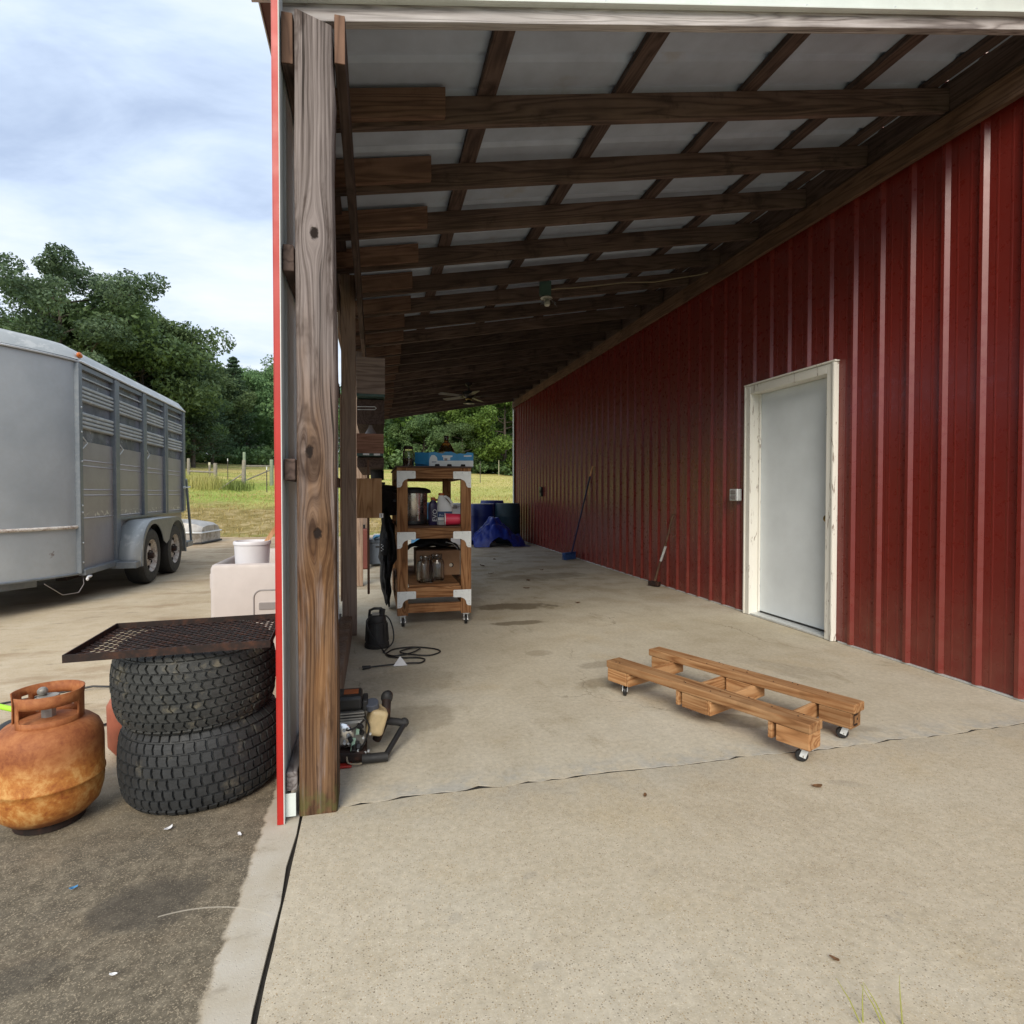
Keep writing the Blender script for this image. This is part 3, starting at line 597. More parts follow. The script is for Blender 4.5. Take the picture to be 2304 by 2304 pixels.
# ------------------------------------------------------------------ ground
PR = [(-1e4, 0), (16, 0), (17.5, .08), (21, .55), (25, 1.04), (32, 1.63), (60, 4.1), (80, 5.4), (120, 7), (220, 8), (1e4, 8)]
def terr(x, y):
    for (a, za), (b, zb) in zip(PR, PR[1:]):
        if a <= y <= b:
            z = za + (zb - za) * (y - a) / (b - a); break
    k = max(0.55, min(1.25, 1 - 0.0075 * (x + 17)))
    return z * k
xs = list(np.linspace(-600, -80, 8)) + list(np.linspace(-70, 70, 71)) + list(np.linspace(80, 600, 8))
ys = [-300, -60, -20, 0, 8, 14, 15, 16, 16.7, 17.5] + list(np.linspace(18.5, 70, 53)) + [75, 80, 90, 100, 120, 150, 220, 400, 900]
b = MB(); rr = random.Random(3)
for yy in ys:
    for xx in xs: b.v.append((xx, yy, terr(xx, yy) - 0.035 + (rr.uniform(-.05, .05) if yy > 19 else 0)))
nx = len(xs)
b.f = [(j * nx + i, j * nx + i + 1, (j + 1) * nx + i + 1, (j + 1) * nx + i) for j in range(len(ys) - 1) for i in range(nx - 1)]
struct(b.build('field_ground', MAT['field'], smooth=60))
rj = random.Random(11)
JX = np.linspace(-0.272, 7.0, 150)
JY = [2.140 + 0.006 * math.sin(x * 9) + rj.uniform(-.0055, .0055) + 0.008 * math.sin(x * 2.1) for x in JX]
JG = [0.006 + abs(rj.gauss(0, .007)) for _ in JX]
b = MB(); poly = [(-0.272 + 0.002 * math.sin(y * 31), y) for y in np.linspace(-4, 2.13, 60)]
poly = [(7.0, -4.0)] + [(x, y) for x, y in zip(JX, JY)][::-1] + poly[::-1]
b.prism(poly, -0.06, 0.0); struct(b.build('concrete_apron', MAT['apron']))
b = MB(); poly = [(x, y + g) for x, y, g in zip(JX, JY, JG) if x < 3.42]
poly += [(3.42, 14.15), (-0.272, 14.15)] + [(-0.272 + 0.002 * math.sin(y * 31), y) for y in np.linspace(14.0, 2.2, 60)]
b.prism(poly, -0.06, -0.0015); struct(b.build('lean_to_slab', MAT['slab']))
b = MB(); b.box(-0.268, 7, 2.09, 2.20, -0.055, -0.0045); b.box(-0.60, -0.2685, -4, 14.1, -0.055, -0.012); struct(b.build('joint_dirt', MAT['dirt']))
b = MB()
edge = [(-0.284 + 0.003 * math.sin(y * 23) + 0.002 * math.sin(y * 61), y) for y in np.linspace(-4, 14.17, 110)]
poly = [(-15, -6), (-0.284, -6)] + edge + [(9, 14.17), (9, 16.1)] + [(x, 16.2 + .4 * math.sin(x * .9) + .2 * math.sin(x * 2.3)) for x in np.linspace(8.5, -14.5, 40)] + [(-15, 16.2)]
b.prism(poly, -0.06, -0.002); struct(b.build('driveway', MAT['drive']))

# ------------------------------------------------------------------ barn with ribbed red wall
WX, YE, YS = 3.392, 14.1, -0.9
DY0, DY1, DZ = 3.72, 4.735, 2.085     # rough opening in the wall
barn = thing('barn', 'long barn with dark red ribbed metal wall along the right side', 'barn', (WX, 6.6, 0))
RIB0 = 6.0617
def prof_x(y):
    u = (y - RIB0) / 0.2286; d = abs(u - round(u)) * 0.2286
    if d <= 0.011: return 0.021
    if d <= 0.030: return 0.021 * (0.030 - d) / 0.019
    e = abs((u - math.floor(u)) * 0.2286 - 0.2286 / 3); e2 = abs((u - math.floor(u)) * 0.2286 - 2 * 0.2286 / 3)
    return 0.0011 if min(e, e2) < 0.006 else 0.0
def breaks(a, bb):
    s = {a, bb}
    k0 = math.floor((a - RIB0) / 0.2286) - 1
    for k in range(k0, k0 + 9):
        c = RIB0 + k * 0.2286
        for o in (-.030, -.011, .011, .030, .0762 - .008, .0762 - .004, .0762 + .004, .0762 + .008, .1524 - .008, .1524 - .004, .1524 + .004, .1524 + .008):
            if a < c + o < bb: s.add(c + o)
    for q in (DY0, DY1):
        if a < q < bb: s.add(q)
    return sorted(s)
p0 = RIB0 - 0.9144 * 8 - 0.05; k = 0
while p0 < YE - 0.02:
    p1 = min(p0 + 0.9144, YE); ya = max(p0, YS); b = MB()
    if p1 > ya:
        br = breaks(ya, p1)
        for a_, c_ in zip(br, br[1:]):
            mid = (a_ + c_) / 2; z0 = DZ if DY0 < mid < DY1 else 0.012
            xa, xc = WX - prof_x(a_ + 1e-4) - (k % 2) * .0012, WX - prof_x(c_ - 1e-4) - (k % 2) * .0012
            zs = [z0, 4.4] if z0 > 1 else [z0, 1.0, 2.0, 3.0, 4.4]
            for q0, q1 in zip(zs, zs[1:]): b.add([(xa, a_, q0), (xc, c_, q0), (xc, c_, q1), (xa, a_, q1)], [(0, 1, 2, 3)])
        b.build('wall_panel', MAT['redmetal'], barn, world=True)
    p0 = p1; k += 1
b = MB(); b.box(WX + .004, WX + .16, YS, DY0, 0.0, 4.39); b.box(WX + .004, WX + .16, DY1, YE - .02, 0, 4.39); b.box(WX + .004, WX + .16, DY0, DY1, DZ, 4.39)
b.build('wall_frame', MAT['dark'], barn, world=True)
b = MB(); b.box(WX - .012, WX + .003, YS, DY0 - .06, 0.001, .011); b.box(WX - .012, WX + .003, DY1 + .06, YE, 0.001, .011); b.build('sill_strip', MAT['galv'], barn, world=True)
b = MB(); b.box(WX - .045, WX + .16, YE, YE + .012, 0.002, 4.42); b.box(WX - .045, WX - .033, YE - .09, YE - .0005, 0.002, 3.2); b.build('corner_trim', MAT['whitetrim'], barn, world=True)
b = MB(); b.box(WX + .17, WX + 9, YE - .2, YE - .05, 0, 4.39); b.box(WX + .17, WX + 9, YS, YS + .15, 0, 4.39); b.box(WX + 9, WX + 9.1, YS, YE, 0, 4.39); b.build('outer_wall', MAT['redmetal'], barn, world=True)
b = MB(); b.add([(WX - .1, YS - .2, 4.4), (WX + 4.6, YS - .2, 5.9), (WX + 9.2, YS - .2, 4.4), (WX - .1, YE + .2, 4.4), (WX + 4.6, YE + .2, 5.9), (WX + 9.2, YE + .2, 4.4)], [(0, 1, 4, 3), (1, 2, 5, 4), (0, 2, 1), (3, 4, 5)]); b.build('roof', MAT['whitetrim'], barn, world=True)
# screws on the ribs' flats
b = MB()
for kk in range(-12, 30):
    yc = RIB0 - kk * 0.2286 + 0.05
    if not (2 < yc < 9): continue
    for zc in (0.35, 1.25, 2.35):
        if DY0 - .1 < yc < DY1 + .1 and zc < 2.2: continue
        b.cyl((WX - .0005, yc, zc), (WX - .006, yc, zc), .0055, .004, 6)
o = b.build('wall_screws', MAT['redmetal'], barn, world=True); o['kind'] = 'stuff'
# door
door = MB().box(WX + .075, WX + .118, DY0 + .04, DY1 - .04, 0.035, DZ - .04).build('door', MAT['doorwhite'], barn, bevel=.003, world=True); door['label'] = 'flat white entry door set back in a peeling frame'
def cas(n, x0, x1, y0, y1, z0, z1): return MB().box(x0, x1, y0, y1, z0, z1).build(n, MAT['peel'], door, bevel=.004, world=True)
cas('casing', WX - .040, WX - .002, 3.683, 3.765, .002, 2.12)
cas('casing', WX - .040, WX - .002, 4.690, 4.769, .002, 2.12)
cas('casing', WX - .039, WX - .003, 3.765, 4.690, 2.045, 2.118)
cas('drip_cap', WX - .050, WX - .002, 3.675, 4.777, 2.121, 2.136)
cas('casing_bead', WX - .050, WX - .0405, 3.683, 3.703, .002, 2.12); cas('casing_bead', WX - .050, WX - .0405, 4.749, 4.769, .002, 2.12)
cas('jamb', WX - .001, WX + .15, 3.722, 3.757, .002, DZ - .002); cas('jamb', WX - .001, WX + .15, 4.698, 4.733, .002, DZ - .002); cas('jamb', WX - .001, WX + .15, 3.757, 4.698, DZ - .038, DZ - .003)
cas('door_stop', WX + .055, WX + .074, 4.680, 4.6975, .03, DZ - .04)
MB().box(WX - .03, WX + .15, 3.757, 4.698, .001, .018).build('threshold', MAT['galv'], door, bevel=.003, world=True)
MB().box(WX + .08, WX + .11, 3.762, 4.693, .019, .034).build('door_sweep', MAT['black'], door, world=True)
b = MB(); b.cyl((WX + .074, 3.835, .93), (WX + .05, 3.835, .93), .014, n=16); b.ell((WX + .035, 3.835, .93), (.022, .028, .028)); b.cyl((WX + .0745, 3.835, .93), (WX + .068, 3.835, .93), .032, n=20)
b.build('knob', MAT['brass'], door, smooth=40, world=True)

# ------------------------------------------------------------------ lean-to shelter
SL = 0.174; YF = 2.18
def zb(x): return 2.845 + SL * x            # underside of the rafters
lean = thing('lean_to_shelter', 'open timber lean-to with metal roof attached along the red barn', 'shelter', (-0.22, 2.17, 0))
LO = lean.location
# near post with worn corners (wider shoulder below the top cut)
b = MB()
def postsec(z):
    wv = 0.004 * math.sin(z * 5.1) + 0.002 * math.sin(z * 13)
    tw = -0.006 if z > 2.52 else 0.0
    return -0.0645 + wv * .4, 0.064 + wv + tw
zs = [0.0, .03, .25, .5, .75, 1.0, 1.25, 1.5, 1.75, 2.0, 2.25, 2.45, 2.52, 2.60, 2.735]
ring = []
for z in zs:
    a_, c_ = postsec(z); r_ = .007
    ring.append([(a_ + r_, -.066, z), (c_ - r_, -.066, z), (c_, -.066 + r_, z), (c_, .066 - r_, z), (c_ - r_, .066, z), (a_ + r_, .066, z), (a_, .066 - r_, z), (a_, -.066 + r_, z)])
ring[-1] = [(x, y, z + (0.035 if x < 0 else 0.0)) for x, y, z in ring[-1]]
b.v = [p for r_ in ring for p in r_]
for j in range(len(zs) - 1):
    for i in range(8): b.f.append((j * 8 + i, j * 8 + (i + 1) % 8, (j + 1) * 8 + (i + 1) % 8, (j + 1) * 8 + i))
b.f += [tuple(range(7, -1, -1)), tuple(range((len(zs) - 1) * 8, len(zs) * 8))]
o = b.build('post', MAT['post'], lean, smooth=50); o['label'] = 'weathered square near post with dark knots'
def wb(n, mat, x0, x1, y0, y1, z0, z1, par=lean, bev=.004): return MB().box(x0, x1, y0, y1, z0, z1).build(n, MAT[mat], par, bevel=bev, world=True)
for yp in (4.70, 7.2, 9.7, 12.2, 14.0):
    wb('post', 'post2', -.275, -.166, yp, yp + .09, 0.002, 2.83)
wb('post_board', 'post2', -.286, -.2755, 4.68, 4.80, .28, 1.9)
# double header, end grain towards the camera
for (x0, x1, z0, z1) in ((-.326, -.2875, 2.585, 2.758), (-.153, -.116, 2.612, 2.780)):
    y0 = 2.115
    while y0 < 14:
        y1 = min(y0 + 3.66, 14.09); wb('header', 'rafter1', x0, x1, y0, y1 - .003, z0, z1); y0 = y1
    wb('header_end', 'brown2', x0 + .001, x1 - .001, 2.109, 2.1145, z0 + .001, z1 - .001, bev=.002)
# front rafter and rake trim (follow the slope)
def slope_board(n, mat, x0, x1, y0, y1, zo0, zo1, bev=.003, par=lean):
    b = MB(); v = []
    for z_ in (zo0, zo1):
        v += [(x0, y0, zb(x0) + z_), (x1, y0, zb(x1) + z_), (x1, y1, zb(x1) + z_), (x0, y1, zb(x0) + z_)]
    b.add(v, [(0, 3, 2, 1), (4, 5, 6, 7), (0, 1, 5, 4), (1, 2, 6, 5), (2, 3, 7, 6), (3, 0, 4, 7)])
    return b.build(n, MAT[mat], par, bevel=bev, world=True)
slope_board('front_rafter', 'front_s', -.35, 3.345, YF + .012, YF + .050, .0, .14)
slope_board('rake_trim', 'whitetrim', -.432, 3.36, YF, YF + .0115, .060, .215, .002)
slope_board('rake_trim_lip', 'whitetrim', -.432, 3.36, YF - .018, YF - .0005, .060, .068, .001)
for sx_ in np.linspace(-.05, 3.2, 8):
    MB().cyl((sx_, YF, zb(sx_) + .080), (sx_, YF - .007, zb(sx_) + .080), .006, .004, 8).build('trim_screw', MAT['galv'], lean, world=True)
# common rafters, spliced with short boards at the eave
raf = None; scb = None
for i in range(20):
    yr = 2.815 + .592 * i
    if raf is None:
        raf = slope_board('rafter', 'raft_s', -.35, 3.352, yr, yr + .038, 0, .14)
        scb = slope_board('rafter_tie_board', 'tie_s', -.30, .312, yr - .0395, yr - .0015, .022, .158)
    else:
        inst(raf, lean, (0, .592 * i, 0)); inst(scb, lean, (rj.uniform(-.02, .02), .592 * i, rj.uniform(-.008, .01)))
for xp in (-.27, .52, 1.24, 1.985, 2.69, 3.22):
    ya = YF + .055
    while ya < 14.05:
        yb = min(ya + 3.9 + .3 * math.sin(xp * 7), 14.08); slope_board('purlin', 'rafter1', xp - .047, xp + .047, ya, yb - .004, .141, .179); ya = yb
# ledger on the barn wall
y0 = YF + .02
while y0 < 14.08:
    y1 = min(y0 + 3.66, 14.09); wb('ledger_board', 'brown1', 3.325, 3.363, y0, y1 - .003, 3.252, 3.402); y0 = y1
wb('ledger_backing', 'rafter1', 3.354, 3.3685, YF + .06, 14.05, 3.4025, 3.618)  # added dark board standing in for the shaded gap above the ledger
# roof sheets, ribs run up the slope
def rprof(u):
    d = abs(u / .2286 - round(u / .2286)) * .2286
    if d < .014: return .02
    if d < .034: return .02 * (.034 - d) / .02
    return 0.0
rs = None; ya = YF - .02
us = sorted(set([0, .9144] + [max(0, min(.9144, k * .2286 + o)) for k in range(5) for o in (-.034, -.014, .014, .034)]))
for i in range(14):
    if rs is None:
        b = MB()
        for a_, c_ in zip(us, us[1:]):
            za, zc = .181 + rprof(a_), .181 + rprof(c_)
            b.add([(-.435, ya + a_, zb(-.435) + za), (3.37, ya + a_, zb(3.37) + za), (3.37, ya + c_, zb(3.37) + zc), (-.435, ya + c_, zb(-.435) + zc)], [(0, 1, 2, 3)])
        rs = b.build('roof_sheet', MAT['roofmetal'], lean, world=True, solid=.0012)
    elif ya + .9144 * i < 13.95: inst(rs, lean, (0, .912 * i, .0006 * (i % 2)))
# closed gable bit above the front rafter
# eave strip beyond the siding
wb('eave_trim', 'eave', -.428, -.352, YF + .0, 14.1, 2.945, 2.951, bev=0)
wb('eave_fascia', 'whitetrim', -.434, -.429, YF, 14.1, 2.938, 2.962, bev=0)
# left wall: corner trim, siding sheet, girts, skirt
b = MB(); b.box(-.347, -.329, 2.066, 2.070, .0, 2.94); b.box(-.350, -.3475, 2.066, 2.16, .0, 2.94); b.build('corner_trim', MAT['redtrim'], lean, world=True)
MB().box(-.3285, -.3262, 2.0645, 2.090, .0, 2.94).build('corner_trim_edge', MAT['whitetrim'], lean, world=True)
for y0, y1 in ((2.10, 3.01), (3.012, 3.92), (3.922, 4.83)):
    b = MB(); pts = []
    u = y0
    while u < y1 - 1e-6:
        pts.append((u, 0.0)); 
        for o_, d_ in ((.075, 0), (.094, .018), (.116, .018), (.135, 0)): 
            if u + o_ < y1: pts.append((u + o_, d_))
        u += .2286
    pts.append((y1, 0.0))
    for (a_, da), (c_, dc) in zip(pts, pts[1:]): b.add([(-.329 - da, a_, .02), (-.329 - dc, c_, .02), (-.329 - dc, c_, 2.93), (-.329 - da, a_, 2.93)], [(0, 1, 2, 3)])
    b.build('siding_sheet', MAT['sidingback'], lean, world=True)
    b2 = MB(); [b2.add([(-.3305 - da, a_, .02), (-.3305 - dc, c_, .02), (-.3305 - dc, c_, 2.93), (-.3305 - da, a_, 2.93)], [(0, 1, 2, 3)]) for (a_, da), (c_, dc) in zip(pts, pts[1:])]
    b2.build('siding_paint', MAT['redmetal'], lean, world=True)
for z0, z1 in ((1.17, 1.245), (1.885, 1.975)): wb('girt', 'rafter1', -.3255, -.2885, 2.105, 4.82, z0, z1)
wb('skirt_board', 'grey1', -.3255, -.2885, 2.10, 4.82, .095, .16)
wb('base_flashing', 'whitetrim', -.326, -.292, 2.088, 2.092, .012, .092, bev=.001)
wb('bottom_plate', 'post2', -.286, -.200, 2.25, 4.69, .004, .16)
# bent white pipe beside the second post
MB().tube([(-.30, 4.60, .15), (-.30, 4.60, 1.2), (-.296, 4.60, 2.5)], .007, 8).build('conduit', MAT['white'], lean, smooth=40, world=True)

# ------------------------------------------------------------------ livestock trailer
TR = thing('livestock_trailer', 'grey metal livestock trailer with slatted windows parked on the driveway', 'trailer', (-3.0, 8.1, 0), (0, 0, R(1.87)))
W2, NL, YC, YR, ZF, ZT = 0.925, 1.12, -1.37, 2.37, 0.30, 2.45
def nose_pt(s, ins=0.0):      # s 0..1 from right corner round to the left corner
    x = 1 - 2 * s; a = abs(x); p = 1.28
    yv = (max(0.0, 1 - a ** p)) ** (1 / p)
    return (-W2 + (W2 - ins) * x, YC - (NL - ins) * yv)
b = MB(); NS = 48
ss = [0.5 - 0.5 * math.cos(math.pi * i / NS) for i in range(NS + 1)]
zz = [ZF, .5, .79, 1.2, 1.7, 2.1, ZT]
b.v = [(nose_pt(s)[0], nose_pt(s)[1], z) for z in zz for s in ss]
b.f = [(j * (NS + 1) + i, j * (NS + 1) + i + 1, (j + 1) * (NS + 1) + i + 1, (j + 1) * (NS + 1) + i) for j in range(len(zz) - 1) for i in range(NS)]
b.build('nose', MAT['tr_nose'], TR, smooth=60)
b = MB(); b.tube([(nose_pt(s)[0] * 1.0 + .004, nose_pt(s)[1] - .012, .785) for s in ss[:40]], .016, 8); o = b.build('nose_rail', MAT['rustrim'], TR, smooth=60)
b = MB(); b.tube([(nose_pt(s)[0] + .003, nose_pt(s)[1] - .006, .31) for s in ss[:40]], .013, 6); b.build('nose_lower_edge', MAT['tr_trim'], TR, smooth=60)
# side skin below the window zone with pressed seams
bays = [(YC + .03, -.50), (-.37, .43), (.56, 1.32), (1.47, 2.25)]
seams = [1.467, 1.409, 1.162, 1.104, .865]
for i, (y0, y1) in enumerate(bays):
    b = MB(); lo = .33 if i == 0 else .83
    zl = [lo] + [q for s in sorted(seams) if s > lo + .03 for q in (s - .008, s, s + .008)] + [1.664]
    for za, zc in zip(zl, zl[1:]):
        da = .006 if any(abs(za - s) < 1e-6 for s in seams) else 0; dc = .006 if any(abs(zc - s) < 1e-6 for s in seams) else 0
        b.add([(da, y0, za), (da, y1, za), (dc, y1, zc), (dc, y0, zc)], [(0, 1, 2, 3)])
    b.build('side_panel', MAT['tr_side'], TR)
    win = MB().box(-.030, -.018, y0, y1, 1.664, 2.40).build('window_sheet', MAT['plexi'], TR)
    for z0, z1 in ((2.073, 2.241), (1.795, 1.97)):
        for k in range(4):
            za = z0 + (z1 - z0) * k / 4; zc = z0 + (z1 - z0) * (k + 1) / 4 - .006; zm = (za + zc) / 2
            b = MB(); b.prism([(za, -.016), (za, .004), (zm - .009, .018), (zm + .009, .018), (zc, .004), (zc, -.016)], y0, y1, lambda p: Vector((p.y, p.z, p.x)))
            b.build('slat', MAT['tr_roof'], TR)
    b = MB(); b.box(-.012, .006, y0, y1, 2.315, 2.328); b.build('slat', MAT['tr_roof'], TR)
b = MB(); b.box(-.05, -.004, bays[0][1] + .13, 2.25, .33, .829); b.build('lower_panel', MAT['tr_side'], TR)
b = MB(); b.box(0.001, .03, -.37, 2.26, .818, .84); b.build('belly_rail', MAT['tr_trim'], TR)
for y0, y1 in ((-1.41, -1.335), (-.50, -.37), (.43, .56), (1.32, 1.385), (1.40, 1.47), (2.25, 2.37)):
    z0 = .31 if y1 < -.3 else .84
    b = MB(); b.box(-.03, .034, y0, y1, z0, 2.445); b.build('stile', MAT['tr_trim'], TR, bevel=.006)
b = MB(); b.box(-.03, .02, -1.36, 2.37, 2.398, 2.446); b.build('top_rail', MAT['tr_trim'], TR)
b = MB(); b.tube([(0.036, 2.36, 2.462), (0.036, YC, 2.462)] + [(nose_pt(s)[0] + .01, nose_pt(s)[1] - .012, 2.462) for s in ss[1:40]], .012, 6); b.build('gutter_strip', MAT['galv'], TR, smooth=60)
# far side, rear frame, floor
b = MB(); b.box(-2 * W2, -2 * W2 + .03, YC, YR, ZF, 2.446); b.build('far_side', MAT['tr_side'], TR)
b = MB(); b.box(-2 * W2 + .04, -.04, 2.31, 2.35, .36, 2.44); b.build('rear_gate', MAT['tr_side'], TR)
b = MB(); b.box(-2 * W2 + .04, -.055, YC - .02, 2.30, .31, .36); b.build('floor', MAT['rustdark'], TR)
b = MB(); b.box(-2 * W2 + .2, -2 * W2 + .3, YC + .3, 2.3, .2, .299); b.box(-.34, -.24, YC + .3, 2.3, .2, .299); b.cyl((-1.75, 0, .345), (.02, 0, .345), .035); b.cyl((-1.75, .95, .345), (.02, .95, .345), .035); b.build('chassis', MAT['rustdark'], TR)
# roof loft with rounded edges
b = MB(); layers = [(0.0, 2.475), (.012, 2.53), (.05, 2.585), (.12, 2.625), (.26, 2.655), (.5, 2.672)]
outl = lambda ins: [(-ins, YR - ins), (-ins, 1.2), (-ins, 0), (-ins, YC)] + [nose_pt(s, ins) for s in ss[1:-1]] + [(-2 * W2 + ins, YC), (-2 * W2 + ins, 0), (-2 * W2 + ins, 1.2), (-2 * W2 + ins, YR - ins)]
n = None
for ins, z in layers:
    pts = outl(ins); n = len(pts); b.v += [(x + .03 * (1 if ins == 0 else 0), y, z) for x, y in pts]
for j in range(len(layers) - 1):
    for i in range(n): b.f.append((j * n + i, j * n + (i + 1) % n, (j + 1) * n + (i + 1) % n, (j + 1) * n + i))
b.f.append(tuple(range((len(layers) - 1) * n, len(layers) * n))); b.build('roof', MAT['tr_roof'], TR, smooth=50)
b = MB(); b.ell((.015, YC + .03, 2.53), (.022, .05, .03), 14, 8); o = b.build('marker_light', MAT['amber'], TR, smooth=60)
# fender
def arc(cy, r, a0, a1, k=14): return [(cy + r * math.cos(R(a0 + (a1 - a0) * i / k)), .345 + r * math.sin(R(a0 + (a1 - a0) * i / k))) for i in range(k + 1)]
CY1, CY2 = 0.0, 0.97
outp = [(CY1 - .46, .26)] + arc(CY1, .45, 178, 90) + arc(CY2, .45, 90, 2) + [(CY2 + .46, .26)]
inp = [(CY1 - .405, .26)] + arc(CY1, .40, 178, 24) + [(.485, .455)] + arc(CY2, .40, 156, 2) + [(CY2 + .405, .26)]
fy = lambda p: Vector((p.z, p.x, p.y))
b = MB(); b.prism(outp + inp[::-1], .265, .275, fy); fen = b.build('fender', MAT['tr_trim'], TR)
b = MB(); m_ = len(outp); b.v = [(0.0, y, z) for y, z in outp] + [(.265, y, z) for y, z in outp]; b.f = [(i, i + 1, m_ + i + 1, m_ + i) for i in range(m_ - 1)]
b.build('fender_top', MAT['tr_roof'], fen, solid=.004, smooth=50)
b = MB(); b.box(-.002, .26, -.60, -.465, .255, .33); b.build('step', MAT['tr_trim'], TR, bevel=.006)
b = MB(); b.box(-.01, .055, YC, -.37, .285, .345); b.build('sill', MAT['tr_trim'], TR, bevel=.006)
for i, cy in enumerate((CY1, CY2)):
    wh = MB().lathe([(.20, .03), (.27, .028), (.325, .035), (.345, .065), (.348, .11), (.348, .17), (.345, .215), (.325, .243), (.27, .252), (.205, .245), (.195, .20), (.195, .06)], 40, (0, cy, .345), close=True, axis='X').build('wheel', MAT['roadtyre'], TR, smooth=40)
    b = MB(); b.lathe([(.203, .245), (.198, .232), (.186, .228), (.178, .19), (.150, .178), (.125, .200), (.075, .212), (.062, .205), (.0, .205)], 40, (0, cy, .345), axis='X'); b.build('rim', MAT['rustrim'], wh, smooth=40)
    for k in range(8):
        a_ = k * math.pi / 4 + .2; c_ = Vector((.195, cy + .150 * math.cos(a_), .345 + .150 * math.sin(a_)))
        MB().ell(c_, (.012, .020, .030), 10, 6, Euler((a_ + math.pi / 2, 0, 0))).build('rim_hole', MAT['dark'], wh, smooth=60)
    b = MB(); b.cyl((.2, cy, .345), (.262, cy, .345), .046, .036, 16); [b.cyl((.205, cy + .058 * math.cos(a_), .345 + .058 * math.sin(a_)), (.228, cy + .058 * math.cos(a_), .345 + .058 * math.sin(a_)), .009, n=6) for a_ in [k * math.pi / 2.5 for k in range(5)]]; b.build('hub', MAT['rustdark'], wh, smooth=40)
# rear latch, prop bar, bumper, bolts, dangling wire
b = MB(); b.cyl((.03, 2.24, 1.22), (.06, 2.24, 1.22), .02); b.tube([(.055, 2.22, 1.22), (.06, 2.40, 1.225), (.06, 2.52, 1.235)], .009); b.build('latch', MAT['galv'], TR, smooth=50)
b = MB(); b.bar((.03, 2.40, 1.36), (.03, 2.68, .34), .05, .03, (1, 0, 0)); b.build('gate_strut', MAT['tr_trim'], TR)
b = MB(); b.box(-2 * W2, .05, 2.375, 2.72, .24, .33); b.build('bumper', MAT['tr_trim'], TR, bevel=.01)
for zz_ in (2.0, 1.75, 1.45, 1.0, .93, .62, .42):
    MB().ell((.036, -1.37, zz_), (.008, .010, .010), 8, 6).build('bolt', MAT['galv'], TR, smooth=60)
for s_, z_ in ((.30, .98), (.30, .58), (.22, .64), (.36, 1.02)):
    p = nose_pt(s_); MB().ell((p[0] + .004, p[1] - .008, z_), (.011, .011, .011), 8, 6).build('bolt', MAT['galv'], TR, smooth=60)
b = MB(); b.tube([(.0, -1.30, .30), (.04, -1.38, .20), (.06, -1.55, .14), (.03, -1.80, .16), (-.05, -1.95, .29)], .004, 6); b.build('wire', MAT['bingrey'], TR, smooth=60)
b = MB(); b.ell((.06, -1.30, .268), (.02, .05, .014), 12, 6); b.ell((.065, -1.36, .25), (.014, .02, .02), 10, 6); b.build('wire_wrap', MAT['paper'], TR, smooth=60)
b = MB(); b.bar((-.30, -1.6, .26), (-.90, -3.55, .36), .08, .08); b.bar((-1.55, -1.6, .26), (-.95, -3.55, .36), .08, .08); b.box(-.97, -.88, -3.78, -3.52, .33, .43); b.build('drawbar', MAT['tr_trim'], TR)
b = MB(); b.cyl((-.925, -3.15, .10), (-.925, -3.15, .85), .035, n=14); b.cyl((-.925, -3.15, -.004), (-.925, -3.15, .10), .028, n=14); b.box(-1.02, -.83, -3.25, -3.05, .001, .02); b.build('jack', MAT['galv'], TR, smooth=40)
# scratch-like hooked window catches
for y0 in (-1.30, -.33, .60):
    b = MB(); b.tube([(.012, y0, 1.71), (.02, y0 + .10, 1.65), (.012, y0 + .01, 1.585)], .006, 5); b.build('window_catch', MAT['galv'], TR)

# ------------------------------------------------------------------ upturned boat behind the trailer
BT = thing('rowing_boat', 'upturned aluminium boat lying on the dirt behind the trailer', 'boat', (-4.75, 14.6, 0), (0, 0, R(-8)))
b = MB(); sec = []
for i, (x, hw, ht) in enumerate([(-2.2, .50, .50), (-1.2, .62, .54), (0, .66, .54), (.6, .64, .52), (.95, .58, .47), (1.08, .52, .40)]):
    sec.append([(x, -hw, .03), (x, -hw * 1.0, .24), (x, -hw * .94, .28), (x, -hw * .78, ht - .03), (x, -hw * .4, ht), (x, hw * .4, ht), (x, hw * .78, ht - .03), (x, hw * .94, .28), (x, hw, .24), (x, hw, .03)])
b.v = [p for s_ in sec for p in s_]; m_ = 10
for j in range(len(sec) - 1):
    for i in range(m_ - 1): b.f.append((j * m_ + i, j * m_ + i + 1, (j + 1) * m_ + i + 1, (j + 1) * m_ + i))
b.f += [tuple(range(m_ - 1, -1, -1)), tuple(range((len(sec) - 1) * m_, len(sec) * m_))]
b.build('hull', MAT['alu'], BT, smooth=35)
b = MB(); b.tube([(-2.2, -.515, .255), (-1.2, -.635, .26), (0, -.675, .26), (.6, -.655, .26), (.95, -.595, .258), (1.09, -.53, .255), (1.10, .53, .255)], .018, 6); b.build('rub_rail', MAT['galv'], BT, smooth=50)
b = MB(); b.tube([(-2.2, -.51, .03), (-1.2, -.63, .03), (0, -.67, .03), (.6, -.65, .03), (1.09, -.53, .03), (1.10, .53, .03)], .022, 6); b.build('gunwale', MAT['blackdull'], BT, smooth=50)

